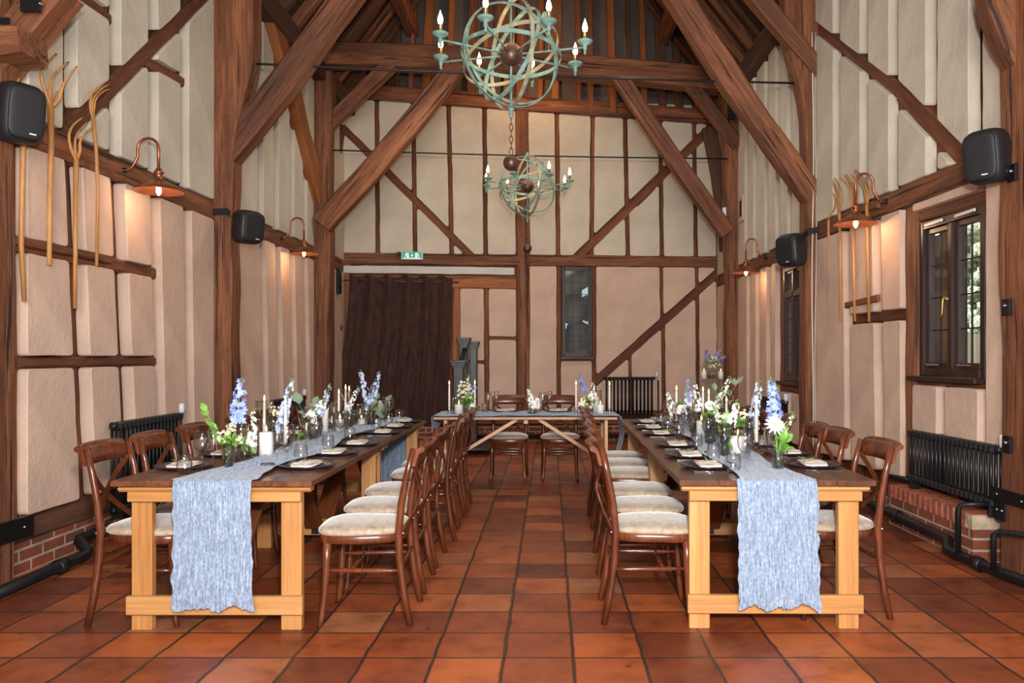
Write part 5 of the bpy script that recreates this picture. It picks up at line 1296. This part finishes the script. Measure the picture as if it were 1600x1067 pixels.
    def leaves(s, pts, L=.05, w=.016, mat='leaf', name='leaf_sprig', dy=0):
        """a leafy sprig along photo positions"""
        q_ = [s.base()+Vector((0, 0, s.h*.8))]+[s.pt(*p, dy=dy) for p in pts]; b = MB(); b.tube(q_, .002, 5)
        for i in range(1, len(q_)):
            for k in range(2):
                t = R.uniform(.3, 1); c = q_[i-1].lerp(q_[i], t); d = (q_[i]-q_[i-1]).normalized(); sd = Vector((R.uniform(-1, 1), R.uniform(-.9, .3), R.uniform(-.1, .8))); leafm(b, c, d*.6+sd, (0, -.6, .8), L*R.uniform(.75, 1.1), w*R.uniform(.8, 1.1))
        leafm(b, q_[-1], (q_[-1]-q_[-2]), (0, -.6, .8), L, w)
        b.build(name, mat, s.o)
    def foliage(s, c, rad, n=24, mat='leaf', L=.04, w=.008, dy=0):
        C_ = s.pt(*c, dy=dy); b = MB()
        for i in range(n):
            d = Vector((R.uniform(-1, 1), R.uniform(-1, 1), R.uniform(-.3, 1))).normalized(); leafm(b, C_+d*rad*R.uniform(0, .6), d, (0, -.6, .8), L*R.uniform(.7, 1.2), w)
        b.build('foliage', mat, s.o)
    def clus(s, c, rad, n, mat, fr=.012, name='small_blossoms', dy=0):
        C_ = s.pt(*c, dy=dy); s.stem(C_); b = MB()
        for i in range(n):
            d = Vector((R.uniform(-1, 1), R.uniform(-1, .6), R.uniform(-.8, 1))); floret(b, C_+d*rad, d+Vector((0, -.5, .3)), fr*R.uniform(.7, 1.2))
        b.build(name, mat, s.o)
def V(label, px_, Y, **k): return Vase(label, (px_-CX)*Y/F, Y, **k)
# left table, front to back
v = V('textured glass vase with blue delphinium and leafy stem, front of left table', 357, 4.08, kind='tex', h=.13, r=.029)
v.spike((377, 592), (370, 655), 'blue', .034, 16, .022, eye='petal'); v.leaves([(343, 690), (335, 668), (322, 643)], .055, .018); v.leaves([(345, 690), (336, 672)], .05, .017); v.clus((350, 682), .03, 34, 'cream', .008); v.clus((362, 668), .022, 26, 'cream', .007); v.foliage((362, 690), .035, 34)
v = V('small round glass bottle with white stock, beside the thick left candle', 383, 4.42, kind='round', h=.085, r=.04)
v.spike((396, 642), (393, 694), 'petal', .024, 14, .016, 'stock_bloom'); v.foliage((382, 694), .03, 36); v.clus((372, 688), .025, 14, 'cream', .012); v.leaves([(385, 690), (393, 700)], .04, .01)
v = V('glass vase with pale blue delphinium on the left table by the taper', 447, 4.95, kind='bud', h=.15, r=.03)
v.spike((456, 594), (438, 672), 'pale', .030, 14, .021, eye='petal'); v.spike((437, 640), (444, 690), 'lilac', .022, 10, .018); v.clus((430, 642), .03, 30, 'cream', .009); v.leaves([(445, 690), (436, 672)], .05, .016); v.foliage((442, 684), .03, 20)
v = V('cut glass vase with white stock and round eucalyptus leaves, left table', 490, 5.35, kind='tex', h=.12, r=.035)
v.spike((516, 602), (498, 648), 'pale', .026, 12, .017, tipgreen=True); v.spike((507, 626), (483, 655), 'petal', .034, 18, .019, 'stock_bloom'); v.leaves([(474, 645), (466, 628)], .07, .034, 'leaf2', 'eucalyptus_leaves'); v.leaves([(490, 650), (493, 632)], .06, .03, 'leaf2', 'eucalyptus_leaves'); v.leaves([(480, 668), (470, 680)], .05, .02)
v = V('clear vase of small white stock behind glasses, left table', 546, 6.35, kind='cyl', h=.14, r=.035)
v.spike((560, 606), (540, 646), 'petal', .024, 11, .016, 'stock_bloom'); v.spike((545, 630), (543, 650), 'pale', .02, 10, .015); v.foliage((546, 650), .03, 22)
v = V('tall clear vase of pale blue delphinium sprays before the curtain', 580, 6.55, kind='cyl', h=.18, r=.035)
v.spike((563, 580), (576, 632), 'pale', .030, 12, .020); v.spike((592, 581), (584, 625), 'pale', .024, 10, .018); v.spike((584, 600), (574, 640), 'lilac', .026, 10, .018); v.leaves([(583, 640), (588, 624)], .06, .028, 'leaf2', 'eucalyptus_leaves'); v.leaves([(592, 650), (594, 640)], .06, .028, 'leaf2', 'eucalyptus_leaves'); v.foliage((577, 638), .035, 26)
v = V('low vase of white blossoms near the far end of the left table', 600, 6.95, kind='bud', h=.12, r=.028)
v.clus((592, 632), .035, 26, 'petal', .013); v.leaves([(600, 636), (607, 624)], .05, .022, 'leaf2', 'eucalyptus_leaves'); v.foliage((598, 642), .03, 20)
# right table
v = V('ribbed glass tumbler vase with white dahlia and blue delphinium, front of right table', 1216, 4.02, kind='cyl', h=.095, r=.03)
v.spike((1206, 594), (1211, 660), 'blue', .034, 20, .022, eye='petal', dy=.03); v.round_bloom((1211, 664), .056, 'petal', 'dahlia_bloom', flat=True, dy=-.05); v.leaves([(1219, 705), (1222, 685)], .07, .024); v.leaves([(1220, 700), (1226, 692)], .065, .022); v.spike((1240, 648), (1228, 668), 'petal', .014, 8, .011, 'stock_bloom')
v = V('tall glass vase with white stock leaning left, near the right thick candle', 1133, 4.5, kind='cyl', h=.19, r=.03)
v.spike((1152, 628), (1141, 662), 'petal', .027, 14, .019, 'stock_bloom'); v.leaves([(1128, 690), (1126, 665), (1120, 648)], .075, .012, 'stem', 'tulip_leaves'); v.leaves([(1130, 690), (1134, 660)], .08, .014); v.clus((1126, 652), .02, 12, 'cream', .014); v.foliage((1130, 672), .03, 20)
v = V('glass vase with pale delphinium behind the tall right taper', 1178, 4.95, kind='bud', h=.15, r=.032)
v.spike((1186, 598), (1176, 668), 'pale', .032, 15, .021, eye='petal'); v.clus((1163, 648), .03, 26, 'cream', .010); v.foliage((1160, 662), .04, 26); v.leaves([(1165, 670), (1158, 660)], .05, .018)
v = V('glass vase with round white rose and fern, middle of right table', 1110, 5.15, kind='cyl', h=.16, r=.034)
v.round_bloom((1109, 634), .034, 'petal', 'rose_bloom'); v.foliage((1108, 655), .045, 60, 'leaf', .045, .007); v.spike((1122, 618), (1118, 650), 'petal', .018, 9, .014, 'stock_bloom')
v = V('tall vase with arching white stock and dusty leaves, right table', 1124, 5.75, kind='cyl', h=.2, r=.034)
v.spike((1140, 590), (1122, 632), 'petal', .024, 11, .016, 'stock_bloom'); v.spike((1128, 612), (1120, 648), 'cream', .024, 10, .015, 'stock_bloom'); v.leaves([(1135, 630), (1144, 610), (1152, 599)], .07, .02, 'leaf2', 'dusty_leaves'); v.leaves([(1122, 640), (1118, 610)], .06, .018, 'leaf2', 'dusty_leaves'); v.foliage((1121, 640), .04, 24, 'leaf2')
v = V('vase of lilac and white delphinium in the middle of the right table', 1083, 5.9, kind='bud', h=.16, r=.032)
v.spike((1076, 588), (1079, 626), 'lilac', .030, 14, .019); v.spike((1086, 600), (1092, 640), 'petal', .027, 12, .018); v.spike((1072, 606), (1075, 632), 'pale', .02, 9, .015); v.clus((1066, 640), .03, 16, 'petal', .016); v.foliage((1080, 648), .04, 34)
v = V('low vase of white stock near the far end of the right table', 1056, 6.5, kind='bud', h=.13, r=.03)
v.spike((1043, 612), (1052, 645), 'petal', .030, 14, .019, 'stock_bloom'); v.foliage((1062, 632), .035, 30); v.clus((1065, 645), .03, 14, 'petal', .015)
# top table
v = V('leafy bouquet of cream and white flowers, left on the top table', 731, 7.85, kind='bud', h=.1, r=.04)
v.foliage((730, 628), .07, 80, 'leaf', .055, .011); v.clus((727, 612), .07, 40, 'cream', .016); v.spike((732, 586), (731, 608), 'cream', .02, 8, .014, 'stock_bloom'); v.clus((738, 610), .04, 14, 'pale', .015); v.clus((722, 600), .03, 12, 'petal', .013)
v = V('small bowl of white stock in the centre of the top table', 832, 7.8, kind='round', h=.07, r=.045)
v.spike((826, 606), (830, 628), 'petal', .028, 12, .02, 'stock_bloom'); v.clus((835, 631), .05, 26, 'petal', .022); v.foliage((832, 638), .035, 24, 'leaf')
v = V('vase of lilac delphinium and white flowers, right on the top table', 917, 7.85, kind='bud', h=.11, r=.038)
v.spike((906, 586), (913, 612), 'lilac', .036, 16, .024); v.spike((927, 598), (924, 622), 'petal', .03, 13, .02, 'stock_bloom'); v.clus((918, 630), .05, 20, 'cream', .018); v.foliage((921, 628), .06, 50, 'leaf', .05, .011)

# flowers on clear plinth at the back right
X0 = P(1112, 592, 11.2)
root = empty('display_plinth', (X0.x, 11.2, 0)); tag(root, 'clear square display plinth at the back right', 'plinth')
b = MB(); b.box((0, 0, X0.z/2-.01), (.28, .28, X0.z-.03)); b.build('clear_column', 'wglass', root)
b = MB(); b.box((0, 0, X0.z-.008), (.36, .36, .016)); b.build('top_plate', 'wglass', root)
v = Vase('glass bowl of lilac and cream flowers on the clear plinth', X0.x, 11.2, kind='cyl', h=.12, r=.07, z=X0.z)
v.foliage((1110, 570), .12, 90, 'leaf2', .08, .015); v.round_bloom((1107, 569), .05, 'cream'); v.clus((1114, 566), .08, 26, 'cream', .02); v.spike((1104, 547), (1106, 560), 'lilac', .04, 14, .028); v.spike((1127, 547), (1117, 561), 'lilac', .04, 14, .028); v.spike((1133, 556), (1121, 566), 'lilac', .035, 12, .026)
for dx, l in ((-.12, 'left'), (.12, 'right')): pillar(f'short candle on the clear plinth, {l} of the bowl', X0.x+dx, 11.15, .07, .11, 'candles on the clear plinth', X0.z)

b = MB(); b.box((0, 0, 0), (.07, .035, .012), bev=.004); tag(b.build('black_case', 'plastic', None, Matrix.Translation((-1.505, 4.16, TZ+.02)) @ Matrix.Rotation(.4, 4, 'Z')), 'small flat black case on the blue runner, left table', 'case')
# ------------------------------------------------------------ chandeliers
def chandelier(label, c, drop_label):
    root = empty('orb_chandelier', c); tag(root, label, 'chandelier', 'armillary chandeliers')
    Rr = .395
    def ring(name, nrm, r, mat, w=.03, off=(0, 0, 0)):
        nrm = Vector(nrm).normalized(); a = nrm.orthogonal().normalized(); d = nrm.cross(a); n = 48; off = Vector(off)
        b = MB(); b.tube([off+(a*math.cos(2*pi*i/n)+d*math.sin(2*pi*i/n))*r for i in range(n)], 0, closed=True, flat=(w, .006, (lambda p: (p-off).normalized()))); b.build(name, mat, root)
    ring('meridian_ring', (math.cos(.45), math.sin(.45), 0), Rr, 'verd_gold'); ring('meridian_ring', (math.cos(2.1), math.sin(2.1), 0), Rr*.985, 'verdigris')
    ax = Vector((.22, -.28, .13)).normalized()  # shared skew axis pointing right, towards us and up
    p1 = ax.orthogonal().normalized(); p2 = ax.cross(p1)
    for k, (an, mt) in enumerate(((.15, 'verdigris'), (1.15, 'verd_gold'), (2.2, 'verdigris'))): ring('skew_ring', p1*math.cos(an)+p2*math.sin(an), Rr*(.97-.015*k), mt)
    ring('equator_ring', (.05, .08, 1), Rr*.955, 'verdigris')
    b = MB(); b.tube([(0, 0, -Rr), (0, 0, Rr+.03)], .009, 8); b.lathe([(.001, 0), (.02, -.004), (.026, -.02), (.012, -.035), (.022, -.048), (.012, -.066), (.016, -.075), (.001, -.085)], 12, (0, 0, -Rr)); b.lathe([(.001, .06), (.014, .05), (.02, .02), (.03, 0), (.001, -.01)], 12, (0, 0, Rr)); b.build('centre_rod', 'verdigris', root)
    b = MB(); b.sphere((0, 0, 0), .088, 28); b.build('centre_ball', 'rust', root)
    for s in (-1, 1):
        q_ = ax*s*Rr; b = MB(); u_ = ax*s; pts = []
        for i in range(14):
            t = i/13; an = t*5.2; rr = .035*(1-t*.75); pts.append(q_+u_*(.035+math.sin(an)*rr)+Vector((0, 0, .035-math.cos(an)*rr-.03)))
        b.tube([q_]+pts, 0, flat=(.018, .006, (.3, 1, .2))); b.build('scroll', 'verdigris', root)
    for i in range(8):
        an = 2*pi*(i+.667)/8; u_ = Vector((math.cos(an), math.sin(an), 0)); e = u_*.57; arm = empty('candle_arm'); arm.parent = root
        b = MB(); b.tube([u_*.08, e-u_*.012], .0075, 7); b.lathe([(.001, -.055), (.008, -.05), (.012, -.04), (.006, -.03), (.014, -.018), (.017, -.005), (.012, .01), (.045, .028), (.06, .045), (.057, .047), (.04, .034), (.001, .03)], 16, tuple(e))
        bpy.data.objects.remove(arm); a_ = b.build('candle_arm', 'verdigris', root)
        b = MB(); b.lathe([(.001, .03), (.013, .03), (.013, .105), (.016, .11), (.001, .112)], 10, tuple(e)); b.build('candle_sleeve', 'brass', a_)
        b = MB(); b.lathe([(.001, .108), (.012, .112), (.0195, .135), (.017, .16), (.008, .188), (.002, .205), (.0005, .212)], 12, tuple(e)); b.build('bulb', 'bulb', a_)
    # drop chain and ball hanging below
    b = MB(); zt = -Rr-.075; n = 6
    for i in range(n):
        zc = zt-.028-i*.046; ring_ = [Vector(((.013*math.cos(t*pi/6)) if i % 2 else 0, 0 if i % 2 else .013*math.cos(t*pi/6), zc+.03*math.sin(t*pi/6))) for t in range(12)]; b.tube(ring_, .0035, 5, closed=True)
    b.build('drop_chain', 'rust', root)
    b = MB(); b.sphere((0, 0, zt-.028-n*.046-.04), .06, 20); b.build('drop_ball', 'rust', root)
    # suspension chain to the roof
    b = MB(); zt = Rr+.05; n = int((8.6-c[2]-Rr)/.05)
    for i in range(n):
        zc = zt+.028+i*.05; ring_ = [Vector(((.014*math.cos(t*pi/5)) if i % 2 else 0, 0 if i % 2 else .014*math.cos(t*pi/5), zc+.032*math.sin(t*pi/5))) for t in range(10)]; b.tube(ring_, .0038, 4, closed=True)
    b.build('suspension_chain', 'rust', root)
    L = bpy.data.lights.new('chandelier_glow', 'POINT'); L.energy = 16; L.color = (1, .66, .38); L.shadow_soft_size = .45
    lo = bpy.data.objects.new('chandelier_light', L); COL.objects.link(lo); lo.location = (c[0], c[1], c[2]+.12)
    return root
chandelier('large verdigris orb chandelier with lit candle bulbs, hanging nearest', tuple(P(798.6, 86, 5.88)), '')
chandelier('smaller-looking verdigris orb chandelier hanging farther back', tuple(P(824, 291, 10.2)), '')

# ------------------------------------------------------------ camera, light
cam = bpy.data.cameras.new('camera'); co = bpy.data.objects.new('camera', cam); COL.objects.link(co)
co.location = (0, 0, H); co.rotation_euler = (pi/2, 0, 0); cam.sensor_width = 36; cam.lens = F/1600*36
cam.shift_x = (800-CX)/1600; cam.shift_y = (CY-533.5)/1600; cam.clip_start = .05
bpy.context.scene.camera = co
def area(name, loc, target, sx, sy, e, col):
    L = bpy.data.lights.new(name, 'AREA'); L.shape = 'RECTANGLE'; L.size = sx; L.size_y = sy; L.energy = e; L.color = col
    o = bpy.data.objects.new(name, L); COL.objects.link(o); o.location = loc; d = Vector(target)-Vector(loc); o.rotation_euler = d.to_track_quat('-Z', 'Y').to_euler(); return o
area('camera_flash', (.12, -.1, H+.42), (0, 10, 2.6), 0.14, 0.14, 270, (1, .97, .93))
area('rear_fill', (0, -1.4, 2.4), (0, 8, 2.2), 2.0, 2.0, 420, (1, .97, .94))  # added soft fill behind the camera to even out the lighting
for x, y, e in ((-1.2, 6.4, 14), (1.0, 6.4, 14), (-1.2, 9.0, 30), (1.0, 9.0, 30)):
    area('truss_fill', (x, y, 5.0), (x*.6, y+1.5, 0), .5, .5, e, (1, .9, .8))  # added overhead fill lights, kept above the view
L = bpy.data.lights.new('gable_warm_fill', 'POINT'); L.energy = 45; L.color = (1, .55, .25); L.shadow_soft_size = .08; lo = bpy.data.objects.new('gable_warm_fill', L); COL.objects.link(lo); lo.location = (-.3, 11.3, 5.75)  # added warm glow for the gable timbers, no lamp known there
sl = bpy.data.lights.new('sun', 'SUN'); sl.energy = 14; sl.angle = .05; sl.color = (1, .97, .92); so = bpy.data.objects.new('sun', sl); COL.objects.link(so); so.rotation_euler = (0, -math.radians(27), 0)
w = bpy.data.worlds.new('World'); bpy.context.scene.world = w; w.use_nodes = True
bg = w.node_tree.nodes['Background']; bg.inputs[0].default_value = (.86, .93, 1, 1); bg.inputs[1].default_value = .8
vs = bpy.context.scene.view_settings; vs.view_transform = 'Standard'; vs.look = 'None'; vs.gamma = 1; vs.use_curve_mapping = False; vs.exposure = -0.12
